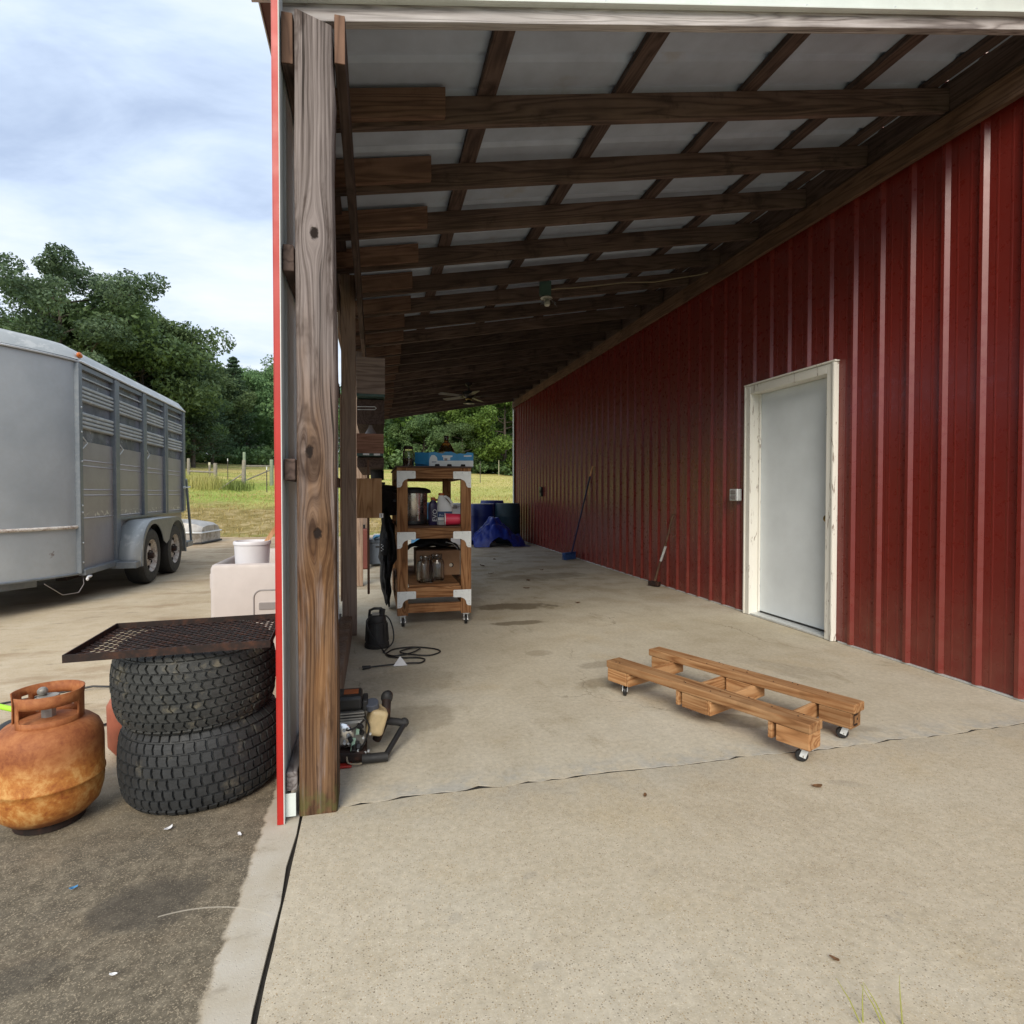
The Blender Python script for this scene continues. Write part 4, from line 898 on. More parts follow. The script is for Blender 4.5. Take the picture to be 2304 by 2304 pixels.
# ------------------------------------------------------------------ turf tyres
def tyre(name, label, loc, rot, R0, H, rows, nblk, mat, skew, shape):
    T = thing(name, label, 'tyre', loc, rot)
    hw = H / 2
    prof = [(R0 * .50, -hw * .66), (R0 * .56, -hw * .86), (R0 * .68, -hw * .97), (R0 * .78, -hw), (R0 * .86, -hw * .965), (R0 * .92, -hw * .85), (R0 * .955, -hw * .65), (R0 * .978, -hw * .34), (R0 * .985, 0)]
    full = prof + [(r_, -z_) for r_, z_ in prof[-2::-1]]
    MB().lathe([(r_, z_ + hw) for r_, z_ in full] + [(R0 * .48, hw * 1.5), (R0 * .48, hw * .5)], 64, (0, 0, 0), close=True).build('carcass', MAT[mat], T, smooth=50)
    # arc-length table over the tread
    tp = [(R0 * .83, -hw * .985), (R0 * .875, -hw * .945), (R0 * .92, -hw * .85), (R0 * .955, -hw * .65), (R0 * .978, -hw * .34), (R0 * .985, 0)]
    tp = tp + [(r_, -z_) for r_, z_ in tp[-2::-1]]
    L = [0]
    for a_, c_ in zip(tp, tp[1:]): L.append(L[-1] + math.hypot(c_[0] - a_[0], c_[1] - a_[1]))
    def P(s, th, h):
        s *= L[-1]
        for i in range(len(tp) - 1):
            if s <= L[i + 1] + 1e-9: break
        f = (s - L[i]) / (L[i + 1] - L[i]); r_ = tp[i][0] + f * (tp[i + 1][0] - tp[i][0]); z_ = tp[i][1] + f * (tp[i + 1][1] - tp[i][1])
        dx, dz = tp[i + 1][0] - tp[i][0], tp[i + 1][1] - tp[i][1]; l_ = math.hypot(dx, dz); r_ += dz / l_ * h; z_ += -dx / l_ * h
        return (r_ * math.cos(th), r_ * math.sin(th), z_ + hw)
    b = MB(); rb = random.Random(len(label))
    for j in range(rows):
        for k in range(nblk):
            s0, s1 = (j + .07) / rows, (j + .93) / rows; st = 2 * math.pi / nblk
            t0 = k * st + (j * skew) * st; gap = .085 * st
            ta, tb = t0 + gap, t0 + st - gap; sm = (s0 + s1) / 2; lean_ = .22 * st * shape
            pts = [(s0, ta + lean_), (s0, tb + lean_), (sm, tb - lean_ * .6), (s1, tb), (s1, ta), (sm, ta - lean_ * .6)]
            hgt = .0095 + rb.uniform(-.0022, .0012); cs, ct = sm, (ta + tb) / 2
            lowr = [P(s_, t_, -.002) for s_, t_ in pts]; upr = [P(cs + (s_ - cs) * .9, ct + (t_ - ct) * .9, hgt) for s_, t_ in pts]
            b.add(lowr + upr, [(6, 7, 8, 9, 10, 11)] + [(i, (i + 1) % 6, 6 + (i + 1) % 6, 6 + i) for i in range(6)])
    b.build('tread', MAT[mat], T)
    return T
tyre('turf_tyre', 'lower black turf tyre lying flat on the ground under another tyre', (-.672, 2.455, 0.004), (R(0), R(-1.0), R(20)), .280, .288, 8, 50, 'rubber', .5, .35)
tyre('turf_tyre', 'upper black turf tyre stacked under the rusty steel grate', (-.690, 2.445, .296), (R(1.0), R(-2.0), R(50)), .276, .278, 9, 50, 'rubberdusty', .42, 1.0)

# ------------------------------------------------------------------ steel grate on the tyres
GR = thing('steel_grate', 'rusty expanded-metal grate with angle-iron rim lying on stacked tyres', 'grate', (-.712, 2.40, .602), (0, R(-.4), R(3.4)))
GX, GY = .3125, .241
for n_, args in (('rim_bar', (-GX, GX, -GY, -GY + .004, -.024, .002)), ('rim_bar', (-GX, GX, GY - .004, GY, -.024, .002)), ('rim_bar', (-GX, -GX + .004, -GY + .0045, GY - .0045, -.024, .002)), ('rim_bar', (GX - .004, GX, -GY + .0045, GY - .0045, -.024, .002))):
    MB().box(*args).build(n_, MAT['rustdark'], GR)
for n_, args in (('rim_flange', (-GX + .0045, GX - .0045, -GY + .0045, -GY + .030, -.0238, -.0205)), ('rim_flange', (-GX + .0045, GX - .0045, GY - .030, GY - .0045, -.0238, -.0205)), ('rim_flange', (-GX + .0045, -GX + .030, -GY + .0305, GY - .0305, -.0238, -.0205)), ('rim_flange', (GX - .030, GX - .0045, -GY + .0305, GY - .0305, -.0238, -.0205))):
    MB().box(*args).build(n_, MAT['rustdark'], GR)
b = MB(); LW, SW = .042, .020; nr = int(2 * (GY - .006) / SW)
for r_ in range(nr):
    y0 = -GY + .006 + r_ * SW; nseg = int(2 * (GX - .006) / (LW / 2)); x0 = -GX + .006
    for k in range(nseg):
        ya, yb = (y0, y0 + SW) if (k + r_) % 2 == 0 else (y0 + SW, y0)
        xa, xb = x0 + k * LW / 2, x0 + (k + 1) * LW / 2
        b.bar((xa, ya, -.017), (xb, yb, -.017), .0042, .004)
b.build('expanded_mesh', MAT['rustdark'], GR)

# ------------------------------------------------------------------ propane tank
TK = thing('propane_tank', 'rusty orange propane tank standing beside the stacked tyres', 'gas tank', (-1.118, 2.285, 0), (0, 0, R(49)))
pr = [(.0, .014), (.07, .016), (.115, .030), (.143, .058), (.154, .098), (.157, .130), (.1575, .148), (.1605, .151), (.1605, .157), (.1575, .160), (.157, .265), (.154, .295), (.144, .320), (.122, .340), (.08, .354), (.03, .360), (.0, .361)]
MB().lathe(pr, 48).build('body', MAT['rust'], TK, smooth=50)
b = MB(); b.lathe([(.094, .0), (.100, .002), (.100, .024), (.102, .030), (.094, .030), (.092, .024)], 40, close=True); b.build('foot_ring', MAT['rustdark'], TK, smooth=40)
# collar: curved strip with hand openings and a gap
b = MB(); CR, NA = .098, 72; zc = [.336, .368, .376, .392, .412, .424, .452]
def hole(a_, j):
    d = math.degrees(a_) % 360
    if 145 < d < 185: return True                       # gap in the collar
    if j in (1, 2, 3) and (20 < d < 88 or 195 < d < 300): return True
    if j in (2,) and (100 < d < 112): return True
    if j in (4,) and (98 < d < 116): return True
    return False
ring = lambda r_, z_: [(r_ * math.cos(2 * math.pi * i / NA), r_ * math.sin(2 * math.pi * i / NA), z_) for i in range(NA)]
b.v = [p for z_ in zc for p in ring(CR + (.003 if z_ > .445 else 0), z_)]
for j in range(len(zc) - 1):
    for i in range(NA):
        if not hole(2 * math.pi * (i + .5) / NA, j): b.f.append((j * NA + i, j * NA + (i + 1) % NA, (j + 1) * NA + (i + 1) % NA, (j + 1) * NA + i))
b.build('collar', MAT['rust'], TK, solid=.0035, smooth=40)
b = MB(); b.cyl((0, 0, .352), (0, 0, .40), .022, n=8); b.cyl((0, 0, .40), (0, 0, .425), .014, n=12); b.cyl((0, 0, .41), (.055, -.02, .41), .013, n=10); b.cyl((0, 0, .425), (0, 0, .432), .034, .030, 14); b.bar((-.05, -.03, .405), (.05, .03, .405), .018, .014); b.ell((-.01, .015, .445), (.016, .016, .016), 12, 8); b.build('valve', MAT['enginegrey'], TK, smooth=40)
b = MB(); b.bar((.157, 0, .09), (.160, 0, .150), .004, .004, (1, 0, 0)); b.build('seam', MAT['rustdark'], TK)
# another rusty vessel behind, mostly hidden by the tyres
P2 = thing('steel_canister', 'red-brown steel canister half hidden behind the stacked tyres', 'canister', (-1.035, 2.80, 0))
MB().lathe([(.0, .01), (.08, .012), (.105, .05), (.108, .22), (.09, .255), (.05, .27), (.0, .272)], 32).build('body', MAT['terracotta'], P2, smooth=50)
MB().lathe([(.045, .268), (.05, .29), (.0, .295)], 20).build('cap', MAT['rustdark'], P2, smooth=50)

# string trimmer lying behind the tank, with its cord
ST = thing('string_trimmer', 'black string trimmer with neon green shaft lying behind the propane tank', 'trimmer', (-1.55, 2.78, 0))
b = MB(); b.ell((.10, .02, .125), (.10, .065, .062), 20, 12, Euler((0, .25, .3))); b.ell((.03, 0, .07), (.08, .08, .07), 16, 10); b.build('motor_head', MAT['black'], ST, smooth=60)
b = MB(); b.tube([(-.55, .40, .15), (-.1, .18, .20), (.12, .10, .165)], .012, 8); b.build('shaft', MAT['neon'], ST, smooth=60)
b = MB(); b.cyl((.03, 0, .001), (.03, 0, .02), .07, n=20); b.build('line_spool', MAT['blackdull'], ST, smooth=40)
CD = MB().tube([(-2.6, 3.0, .006), (-2.1, 3.5, .008), (-1.6, 3.75, .02), (-1.25, 3.62, .03), (-1.15, 3.3, .008), (-1.35, 3.1, .006), (-1.7, 3.0, .008)], .006, 6).build('black_cable', MAT['black'], smooth=60)
tag(CD, 'thin black cable looping over the ground behind the propane tank', 'cable')
CD = MB().tube([(-1.22, 3.50, .02), (-1.12, 3.34, .012), (-1.02, 3.22, .05), (-.93, 3.05, .11), (-.90, 2.92, .19), (-.86, 2.80, .18)], .005, 6).build('black_lead', MAT['black'], smooth=60)
tag(CD, 'short black lead rising from the ground to the upper tyre', 'cable')

# ------------------------------------------------------------------ pale plastic bin with bucket
BN = thing('storage_bin', 'large pale beige open plastic bin with a recessed grey handle', 'bin', (-.75, 4.15, 0))
BX0, BX1, BY1, BZ = -1.085, -.40, 5.30, .655
b = MB(); wl = .045
def rrect(x0, x1, y0, y1, r_, k=5):
    pts = []
    for cx, cy, a0 in ((x1 - r_, y0 + r_, -90), (x1 - r_, y1 - r_, 0), (x0 + r_, y1 - r_, 90), (x0 + r_, y0 + r_, 180)):
        pts += [(cx + r_ * math.cos(R(a0 + 90 * i / k)), cy + r_ * math.sin(R(a0 + 90 * i / k))) for i in range(k + 1)]
    return pts
lay = [(0.012, .02, .03), (0.0, .06, .03), (0.0, BZ - .03, .03), (.008, BZ - .008, .03), (.022, BZ, .03), (.036, BZ - .008, .03), (.045, BZ - .03, .03), (.05, .44, .03)]
n = 24
for ins, z, r_ in lay: b.v += [(x, y, z) for x, y in rrect(BX0 + ins, BX1 - ins, 4.15 + ins, BY1 - ins, r_)]
for j in range(len(lay) - 1):
    for i in range(n): b.f.append((j * n + i, j * n + (i + 1) % n, (j + 1) * n + (i + 1) % n, (j + 1) * n + i))
b.f += [tuple(range(n - 1, -1, -1)), tuple(range((len(lay) - 1) * n, len(lay) * n))]
b.build('tub', MAT['binplastic'], BN, smooth=40, world=True)
# recessed front panel outline and handle
b = MB(); px0, px1, pz0, pz1 = -.815, -.43, .06, .475
oc = [(px0, pz0)] + [(px0, pz1 - .05)] + [(px0 + .05 - .05 * math.cos(R(90 * i / 5)), pz1 - .05 + .05 * math.sin(R(90 * i / 5))) for i in range(1, 6)] + [(px1, pz1)]
b.tube([(x, 4.1495, z) for x, z in oc], .005, 6); b.build('panel_groove', MAT['bingrey'], BN, smooth=60, world=True)
b = MB(); b.prism([(-.79, .315), (-.775, .30), (-.45, .30), (-.435, .315), (-.435, .385), (-.45, .40), (-.775, .40), (-.79, .385)], 4.1465, 4.151, lambda p: Vector((p.x, p.z, p.y))); b.build('handle_recess', MAT['binplastic'], BN, bevel=.003, world=True)
b = MB(); b.prism([(-.782, .345), (-.44, .345), (-.44, .392), (-.782, .392)], 4.140, 4.1462, lambda p: Vector((p.x, p.z, p.y))); b.build('handle', MAT['bingrey'], BN, bevel=.002, world=True)
b = MB(); b.box(-1.094, -1.0855, 4.19, 4.215, .49, .59); b.build('clip', MAT['binplastic'], BN, bevel=.003, world=True)
BK = thing('bucket', 'white plastic bucket standing in the beige bin', 'bucket', (-.862, 4.36, .442))
MB().lathe([(.0, .004), (.098, .004), (.100, .0), (.115, .30), (.116, .325), (.122, .327), (.123, .345), (.118, .352), (.111, .352), (.108, .32), (.095, .012), (.0, .012)], 40).build('body', MAT['bucket'], BK, smooth=40)
MB().lathe([(.107, .30), (.0, .302)], 30).build('fill', MAT['white'], BK, smooth=40)
o = MB().bar((-.80, 4.40, .745), (-.615, 4.43, 1.035), .030, .006, (0, 1, 0)).build('stir_stick', MAT['lath']); tag(o, 'flat wooden stick standing in the white bucket', 'stick')
PB = thing('paper_box', 'white printed carton inside the beige bin', 'carton', (-.56, 4.85, .4405))
MB().box(-.10, .11, -.2, .2, 0, .175).build('body', MAT['paper'], PB, bevel=.003); MB().box(-.06, .0, -.06, .04, .1765, .178).build('print', MAT['black'], PB)

# ------------------------------------------------------------------ rolling shelf cart
CX0, CX1, CYF, CYB = .157, .786, 4.93, 6.33
CT = thing('rolling_cart', 'tall wooden shelf cart on casters with metal corner brackets', 'cart', (.47, 5.6, 0))
def cb(n, ax, x0, x1, y0, y1, z0, z1, par=CT, bev=.003, mat='cart'): return MB().box(x0, x1, y0, y1, z0, z1).build(n, MAT[mat + str(ax)], par, bevel=bev, world=True)
LW_ = .089; ZL0 = .092
for x0 in (CX0, CX1 - LW_):
    for y0 in (CYF, CYB - .038):
        cb('leg', 2, x0, x0 + LW_, y0, y0 + .038, ZL0, 1.344)
for z0, z1 in ((1.253, 1.3435), (.742, .832), (.238, .328)):
    cb('rail', 0, CX0 + LW_ + .001, CX1 - LW_ - .001, CYF + .002, CYF + .036, z0, z1); cb('rail', 0, CX0 + LW_ + .001, CX1 - LW_ - .001, CYB - .036, CYB - .002, z0, z1)
    for x0 in (CX0, CX1 - .038): cb('side_rail', 1, x0 + .001, x0 + .037, CYF + .039, CYB - .039, z0, z1)
cb('lower_rail', 0, CX0 + LW_ + .001, CX1 - LW_ - .001, CYF + .003, CYF + .037, .112, .188)
for x0 in (CX0, CX1 - .038): cb('side_rail', 1, x0 + .001, x0 + .037, CYF + .039, CYB - .039, .112, .188)
cb('top_board', 0, CX0 - .012, CX1 + .012, CYF - .012, CYB + .012, 1.3445, 1.358, mat='rafter')
cb('shelf', 0, CX0 + LW_ + .002, CX1 - LW_ - .002, CYF + .004, CYB - .04, .833, .845, mat='brown')
cb('shelf', 0, CX0 + .10, CX1 - .10, CYF + .01, CYB - .04, .329, .350, mat='cart')
# stamped corner brackets
def bracket(mx, zc):
    s_ = -1 if mx else 1; xo = CX1 if mx else CX0
    pts = [(0, .025), (.150, .025), (.156, .019), (.156, -.036), (.150, -.040), (.092, -.040), (.060, -.055), (.046, -.075), (.042, -.098), (.030, -.112), (0, -.115)]
    pts = [(xo + s_ * x, z + zc) for x, z in pts]
    if mx: pts = pts[::-1]
    o = MB().prism(pts, CYF - .0045, CYF - .0005, lambda p: Vector((p.x, p.z, p.y))).build('bracket', MAT['bracket'], CT, bevel=.0012, world=True)
    b = MB(); b.box(min(xo + s_ * .015, xo + s_ * .125), max(xo + s_ * .015, xo + s_ * .125), CYF - .0075, CYF - .0046, zc - .012, zc - .006); b.build('crease', MAT['bracket'], o, world=True)
    for dx, dz in ((.02, .012), (.075, .012), (.135, .012), (.018, -.075), (.018, -.098)):
        MB().cyl((xo + s_ * dx, CYF - .0046, zc + dz), (xo + s_ * dx, CYF - .009, zc + dz), .0055, .004, 8).build('screw', MAT['galv'], o, world=True)
for zc in (1.290, .775, .272):
    bracket(False, zc); bracket(True, zc)
def caster(par, x, y, z1, r_=.034, wd=.022, yaw=0.0, world=True):
    c_, s_ = math.cos(yaw), math.sin(yaw); tr = r_ * .55
    wx, wy = x + s_ * tr, y - c_ * tr
    f = MB()
    for k in (-1, 1):
        ox, oy = c_ * k * (wd / 2 + .004), s_ * k * (wd / 2 + .004)
        f.bar((x + ox, y + oy, z1 - .004), (wx + ox, wy + oy, r_ - .004), .026, .0025, (c_, s_, 0))
    f.obox((x, y, z1 - .003), (.05, .05, .005), Euler((0, 0, yaw)))
    fo = f.build('caster', MAT['galv'], par, world=world)
    dx_, dy_ = c_ * wd / 2, s_ * wd / 2
    MB().cyl((wx - dx_, wy - dy_, r_ + .001), (wx + dx_, wy + dy_, r_ + .001), r_, n=24).build('wheel', MAT['wheelblack'], fo, bevel=.004, smooth=40, world=world)
    MB().cyl((wx - dx_ - .008, wy - dy_, r_ + .001), (wx + dx_ + .008, wy + dy_, r_ + .001), .006, n=8).build('axle', MAT['chrome'], fo, world=world)
caster(CT, .203, 4.955, ZL0, .036, .024, .05); caster(CT, .742, 4.955, ZL0, .036, .024, -.12); caster(CT, .203, 6.30, ZL0, .036, .024, .3); caster(CT, .742, 6.30, ZL0, .036, .024, -.2)

# things standing on the cart
def lathe_thing(name, label, cat, loc, parts, rot=(0, 0, 0)):
    T = thing(name, label, cat, loc, rot)
    for n_, prof, mat in parts: MB().lathe(prof, 32).build(n_, MAT[mat], T, smooth=40)
    return T
lathe_thing('glass_jar', 'lidded glass jar of brown scraps on top of the wooden cart', 'jar', (.262, 5.10, 1.3585), [
    ('glass', [(.0, .002), (.044, .002), (.048, .010), (.048, .125), (.040, .142), (.038, .150), (.034, .150), (.036, .138), (.044, .122), (.044, .010), (.0, .008)], 'glass'),
    ('contents', [(.0, .0105), (.042, .011), (.042, .055), (.025, .075), (.0, .08)], 'leafdead'), ('lid', [(.0, .176), (.038, .176), (.041, .172), (.041, .1505), (.0, .1505)], 'rustdark')])
TYB = thing('cardboard_tray', 'blue and white printed cardboard tray on top of the cart', 'tray', (.60, 5.16, 1.3585), (0, 0, R(2)))
def tw(n_, poly, y0, y1, mat, par=TYB): return MB().prism(poly, y0, y1, lambda p: Vector((p.x, p.z, p.y))).build(n_, MAT[mat], par)
frontp = [(-.175, .0), (.215, .0), (.215, .122), (.165, .128), (.14, .112), (.10, .118), (.07, .110), (.02, .130), (-.03, .128), (-.06, .112), (-.13, .126), (-.175, .120)]
fp = tw('front_wall', frontp, -.15, -.146, 'traysky')
tw('print_band', [(-.172, .004), (.214, .004), (.214, .055), (-.10, .05), (-.105, .078), (-.125, .098), (-.150, .098), (-.165, .075), (-.172, .045)], -.1525, -.1502, 'traywhite', fp)
tw('print_block', [(-.05, .056), (.01, .056), (.01, .080), (.03, .085), (.03, .098), (-.06, .098), (-.06, .085), (-.05, .080)], -.1525, -.1502, 'traywhite', fp)
for x0 in (-.125, -.02, .10):
    tw('slot', [(x0, .004), (x0 + .045, .004), (x0 + .04, .022), (x0 + .006, .022)], -.1535, -.1527, 'dark', fp)
tw('print_text', [(.13, .088), (.20, .090), (.20, .102), (.13, .100)], -.1525, -.1502, 'traywhite', fp)
tw('print_text', [(-.15, .035), (-.11, .036), (-.11, .042), (-.15, .041)], -.1535, -.1527, 'navy', fp)
tw('print_text', [(-.04, .050), (-.015, .050), (-.015, .072), (-.04, .072)], -.1535, -.1527, 'bingrey', fp)
tw('back_wall', [(-.26, 0), (.20, 0), (.20, .10), (-.26, .10)], .146, .15, 'traysky')
b = MB(); b.add([(-.176, -.149, .012), (-.285, -.06, .03), (-.285, -.06, .125), (-.176, -.149, .119), (-.174, -.145, .012), (-.281, -.057, .03), (-.281, -.057, .125), (-.174, -.145, .119)], [(0, 1, 2, 3), (4, 7, 6, 5), (0, 4, 5, 1), (1, 5, 6, 2), (2, 6, 7, 3), (3, 7, 4, 0)]); b.build('side_flap', MAT['traysky'], TYB)
b = MB(); b.box(.211, .215, -.145, .145, .0, .11); b.build('side_wall', MAT['traysky'], TYB)
b = MB(); b.box(-.26, .21, -.145, .145, .0005, .004); b.build('base', MAT['traysky'], TYB)
lathe_thing('glass_jug', 'brown glass jug standing in the blue cardboard tray', 'jug', (.60, 5.16, 1.363), [
    ('glass', [(.0, .0), (.070, .0), (.076, .008), (.076, .115), (.070, .145), (.045, .195), (.024, .222), (.018, .235), (.018, .252), (.022, .254), (.022, .262), (.015, .262), (.014, .235), (.040, .192), (.066, .142), (.072, .112), (.072, .010), (.0, .006)], 'amberglass'),
    ('cap', [(.0, .278), (.020, .278), (.022, .274), (.022, .2625), (.0, .2625)], 'rustdark'), ('label', [(.0765, .06), (.0768, .062), (.0768, .128), (.0745, .13)], 'tankamber')])
lathe_thing('steel_cooker', 'tall stainless steel cooker with black lid on the middle cart shelf', 'cooker', (.305, 5.30, .846), [
    ('body', [(.0, .03), (.135, .03), (.138, .035), (.138, .285), (.0, .285)], 'stainless'),
    ('base', [(.0, .0), (.130, .0), (.142, .008), (.142, .0345), (.139, .0345)], 'black'),
    ('lid', [(.142, .28), (.168, .283), (.172, .292), (.165, .312), (.12, .330), (.05, .336), (.0, .336)], 'black')])
ck = bpy.data.objects['steel_cooker']
for a_ in (-38, -122):
    for k in range(3):
        a2 = R(a_); c_ = Vector((.1385 * math.cos(a2), .1385 * math.sin(a2), .235 - k * .013)); MB().obox(c_, (.004, .035, .006), Euler((0, 0, a2))).build('vent_slot', MAT['black'], ck)
MB().obox((.139 * math.cos(R(-68)), .139 * math.sin(R(-68)), .158), (.006, .022, .25), Euler((0, 0, R(-68)))).build('seam_strip', MAT['chrome'], ck, bevel=.002)
MB().box(-.175, -.140, -.06, .06, .20, .225).build('handle', MAT['black'], ck, bevel=.006)
# bottles
BO = thing('oil_bottle', 'dark purple bottle with orange cap and white lettering on the cart', 'bottle', (.483, 5.18, .846), (0, 0, R(12)))
b = MB(); lay = [(.040, .028, 0), (.043, .031, .008), (.043, .031, .15), (.040, .030, .18), (.026, .022, .205), (.017, .017, .215), (.017, .017, .222)]
for a_, c_, z_ in lay: b.v += [(a_ * math.copysign(abs(math.cos(q)) ** .6, math.cos(q)), c_ * math.copysign(abs(math.sin(q)) ** .6, math.sin(q)), z_) for q in [2 * math.pi * i / 24 for i in range(24)]]
for j in range(len(lay) - 1):
    for i in range(24): b.f.append((j * 24 + i, j * 24 + (i + 1) % 24, (j + 1) * 24 + (i + 1) % 24, (j + 1) * 24 + i))
b.f += [tuple(range(23, -1, -1)), tuple(range(len(lay) * 24 - 24, len(lay) * 24))]; b.build('body', MAT['purple'], BO, smooth=40)
MB().cyl((0, 0, .2225), (0, 0, .245), .022, .019, 20).build('cap', MAT['orange'], BO, smooth=40)
MB().ell((.018, 0, .222), (.028, .02, .012), 12, 8).build('cap_collar', MAT['orange'], BO, smooth=60)
def text_mesh(name, txt, size, mat, par, loc, rot):
    cu = bpy.data.curves.new(name, 'FONT'); cu.body = txt; cu.size = size; cu.extrude = .0004; cu.align_x = 'CENTER'; cu.align_y = 'CENTER'; cu.resolution_u = 2
    tmp = bpy.data.objects.new(name, cu); COL.objects.link(tmp); bpy.context.view_layer.update()
    me = bpy.data.meshes.new_from_object(tmp.evaluated_get(bpy.context.evaluated_depsgraph_get())); COL.objects.unlink(tmp); bpy.data.objects.remove(tmp)
    o = bpy.data.objects.new(name, me); COL.objects.link(o); me.materials.append(MAT[mat]); o.parent = par; o.location = loc; o.rotation_euler = rot; return o
text_mesh('lettering', 'EVO', .058, 'white', BO, (.008, -.0325, .085), (R(90), R(-90), 0))
JG_ = thing('bleach_jug', 'clear and white handled jug with orange cap on the middle cart shelf', 'jug', (.588, 5.17, .846), (0, 0, R(-8)))
b = MB(); lay = [(.066, .050, 0, 0), (.072, .056, .010, 0), (.072, .056, .135, 0), (.068, .052, .165, -.004), (.050, .042, .205, -.018), (.034, .032, .235, -.030), (.024, .024, .250, -.034), (.022, .022, .262, -.034)]
for a_, c_, z_, o_ in lay: b.v += [(o_ + a_ * math.copysign(abs(math.cos(q)) ** .65, math.cos(q)), c_ * math.copysign(abs(math.sin(q)) ** .65, math.sin(q)), z_) for q in [2 * math.pi * i / 28 for i in range(28)]]
for j in range(len(lay) - 1):
    for i in range(28): b.f.append((j * 28 + i, j * 28 + (i + 1) % 28, (j + 1) * 28 + (i + 1) % 28, (j + 1) * 28 + i))
b.f += [tuple(range(27, -1, -1)), tuple(range(len(lay) * 28 - 28, len(lay) * 28))]; b.build('body', MAT['white'], JG_, smooth=40)
MB().tube([(-.022, 0, .248), (.005, 0, .252), (.035, 0, .232), (.060, 0, .195), (.066, 0, .160)], [.010, .012, .012, .012, .010], 10).build('handle', MAT['white'], JG_, smooth=60)
MB().cyl((-.034, 0, .2625), (-.034, 0, .284), .026, .023, 20).build('cap', MAT['orange'], JG_, smooth=40)
b = MB(); b.grid(lambda u, v: (-.064 + .128 * u, -.0574 + .003 * abs(2 * u - 1) ** 3, .035 + .085 * v), 10, 2); lb = b.build('label', MAT['navy'], JG_, solid=.001)
MB().box(-.060, .005, -.0600, -.0590, .040, .068).build('label_panel', MAT['paper'], lb)
text_mesh('lettering', 'Pro', .026, 'paper', lb, (-.030, -.0600, .085), (R(90), 0, 0)); text_mesh('lettering', 'Ex', .024, 'paper', lb, (.016, -.0600, .085), (R(90), 0, 0))
CU = thing('plastic_cup', 'pink red plastic cup lying on its side on the cart shelf', 'cup', (.655, 5.02, .8995), (0, R(90), R(-4)))
MB().lathe([(.049, -.085), (.053, -.088), (.054, -.084), (.053, -.078), (.044, .085), (.0, .086)], 36).build('body', MAT['pink'], CU, smooth=40)
MB().lathe([(.0495, -.089), (.0555, -.0885), (.0555, -.080), (.0545, -.080)], 36).build('rim', MAT['white'], CU, smooth=40)
# bottom shelf
for i, (x, y, rz, lab) in enumerate(((.402, 5.06, 15, 'front square glass jar with open neck on the lowest cart shelf'), (.512, 5.16, -8, 'rear square glass jar beside the cardboard box on the lowest cart shelf'))):
    J = thing('storage_jar', lab, 'jar', (x, y, .3515), (0, 0, R(rz)), 'square glass jars on the cart')
    b = MB(); lay = [(.058, 0), (.066, .008), (.068, .02), (.068, .150), (.062, .175), (.048, .190), (.044, .196), (.050, .204), (.046, .212), (.050, .220), (.046, .232), (.040, .232), (.040, .195), (.058, .17), (.063, .148), (.063, .02), (.05, .012)]
    for r_, z_ in lay:
        e = .55 if z_ < .18 else 1.0
        b.v += [(r_ * math.copysign(abs(math.cos(q)) ** e, math.cos(q)), r_ * math.copysign(abs(math.sin(q)) ** e, math.sin(q)), z_) for q in [2 * math.pi * k / 32 for k in range(32)]]
    for j in range(len(lay) - 1):
        for k in range(32): b.f.append((j * 32 + k, j * 32 + (k + 1) % 32, (j + 1) * 32 + (k + 1) % 32, (j + 1) * 32 + k))
    b.f += [tuple(range(31, -1, -1)), tuple(range(len(lay) * 32 - 32, len(lay) * 32))]; b.build('glass', MAT['glass'], J, smooth=40)
BX = thing('cardboard_box', 'brown cardboard box with round hand hole on the lowest cart shelf', 'box', (.565, 5.62, .3515))
o = MB().box(-.21, .20, -.16, .25, 0, .235).build('body', MAT['card'], BX, bevel=.003)
MB().cyl((.118, -.1605, .095), (.118, -.162, .095), .021, n=24).build('hand_hole', MAT['dark'], BX); MB().cyl((.112, -.1622, .095), (.112, -.1635, .095), .016, n=24).build('hand_hole_backing', MAT['tan'], BX)
MB().box(-.21, -.02, -.168, -.1603, .195, .236).build('flap', MAT['card'], BX)
BG = thing('black_bag', 'black cloth bag slumped over the cardboard box on the cart', 'bag', (.54, 5.70, .588))
b = MB(); rb = random.Random(4)
b.grid(lambda u, v: (-.26 + .50 * u, -.16 + .36 * v, .002 + .095 * math.sin(math.pi * u) ** .6 * math.sin(math.pi * min(1, v + .12)) ** .7 + .012 * math.sin(u * 17 + v * 5) + .008 * math.sin(v * 23)), 24, 16); b.build('body', MAT['blackcloth'], BG, smooth=60, solid=.01)
MB().tube([(.10, -.15, .07), (.17, -.16, .05), (.21, -.165, .01), (.215, -.165, -.03)], .004, 6).build('strap', MAT['white'], BG, smooth=60)
# black chair-like frame and bag hanging on the cart's left side
HB = thing('garbage_bag', 'black bag hanging down the left side of the cart', 'bag', (.09, 5.75, 0))
b = MB(); b.ell((0, 0, .5), (1, 1, 1), 36, 26)
def bagv(p):
    d = Vector(p) - Vector((0, 0, .5)); z = d.z; wr = .12 * math.sin(9 * d.x + 7 * z) + .10 * math.sin(13 * d.y - 5 * z) + .08 * math.sin(21 * d.x + 17 * d.y)
    w_ = (.052 if z < -.1 else .078) * (1 + wr); return (d.x * w_ + .012 * math.sin(4 * z), d.y * .30 * (1 + wr), max(.004, .50 + z * .47 * (1 + .05 * math.sin(11 * d.x + 5 * d.y))))
b.v = [bagv(p) for p in b.v]; b.build('body', MAT['blackcloth'], HB, smooth=60)
b = MB(); b.ell((-.02, -.25, .62), (.05, .07, .09), 12, 8); b.build('knot', MAT['blackcloth'], HB, smooth=60)
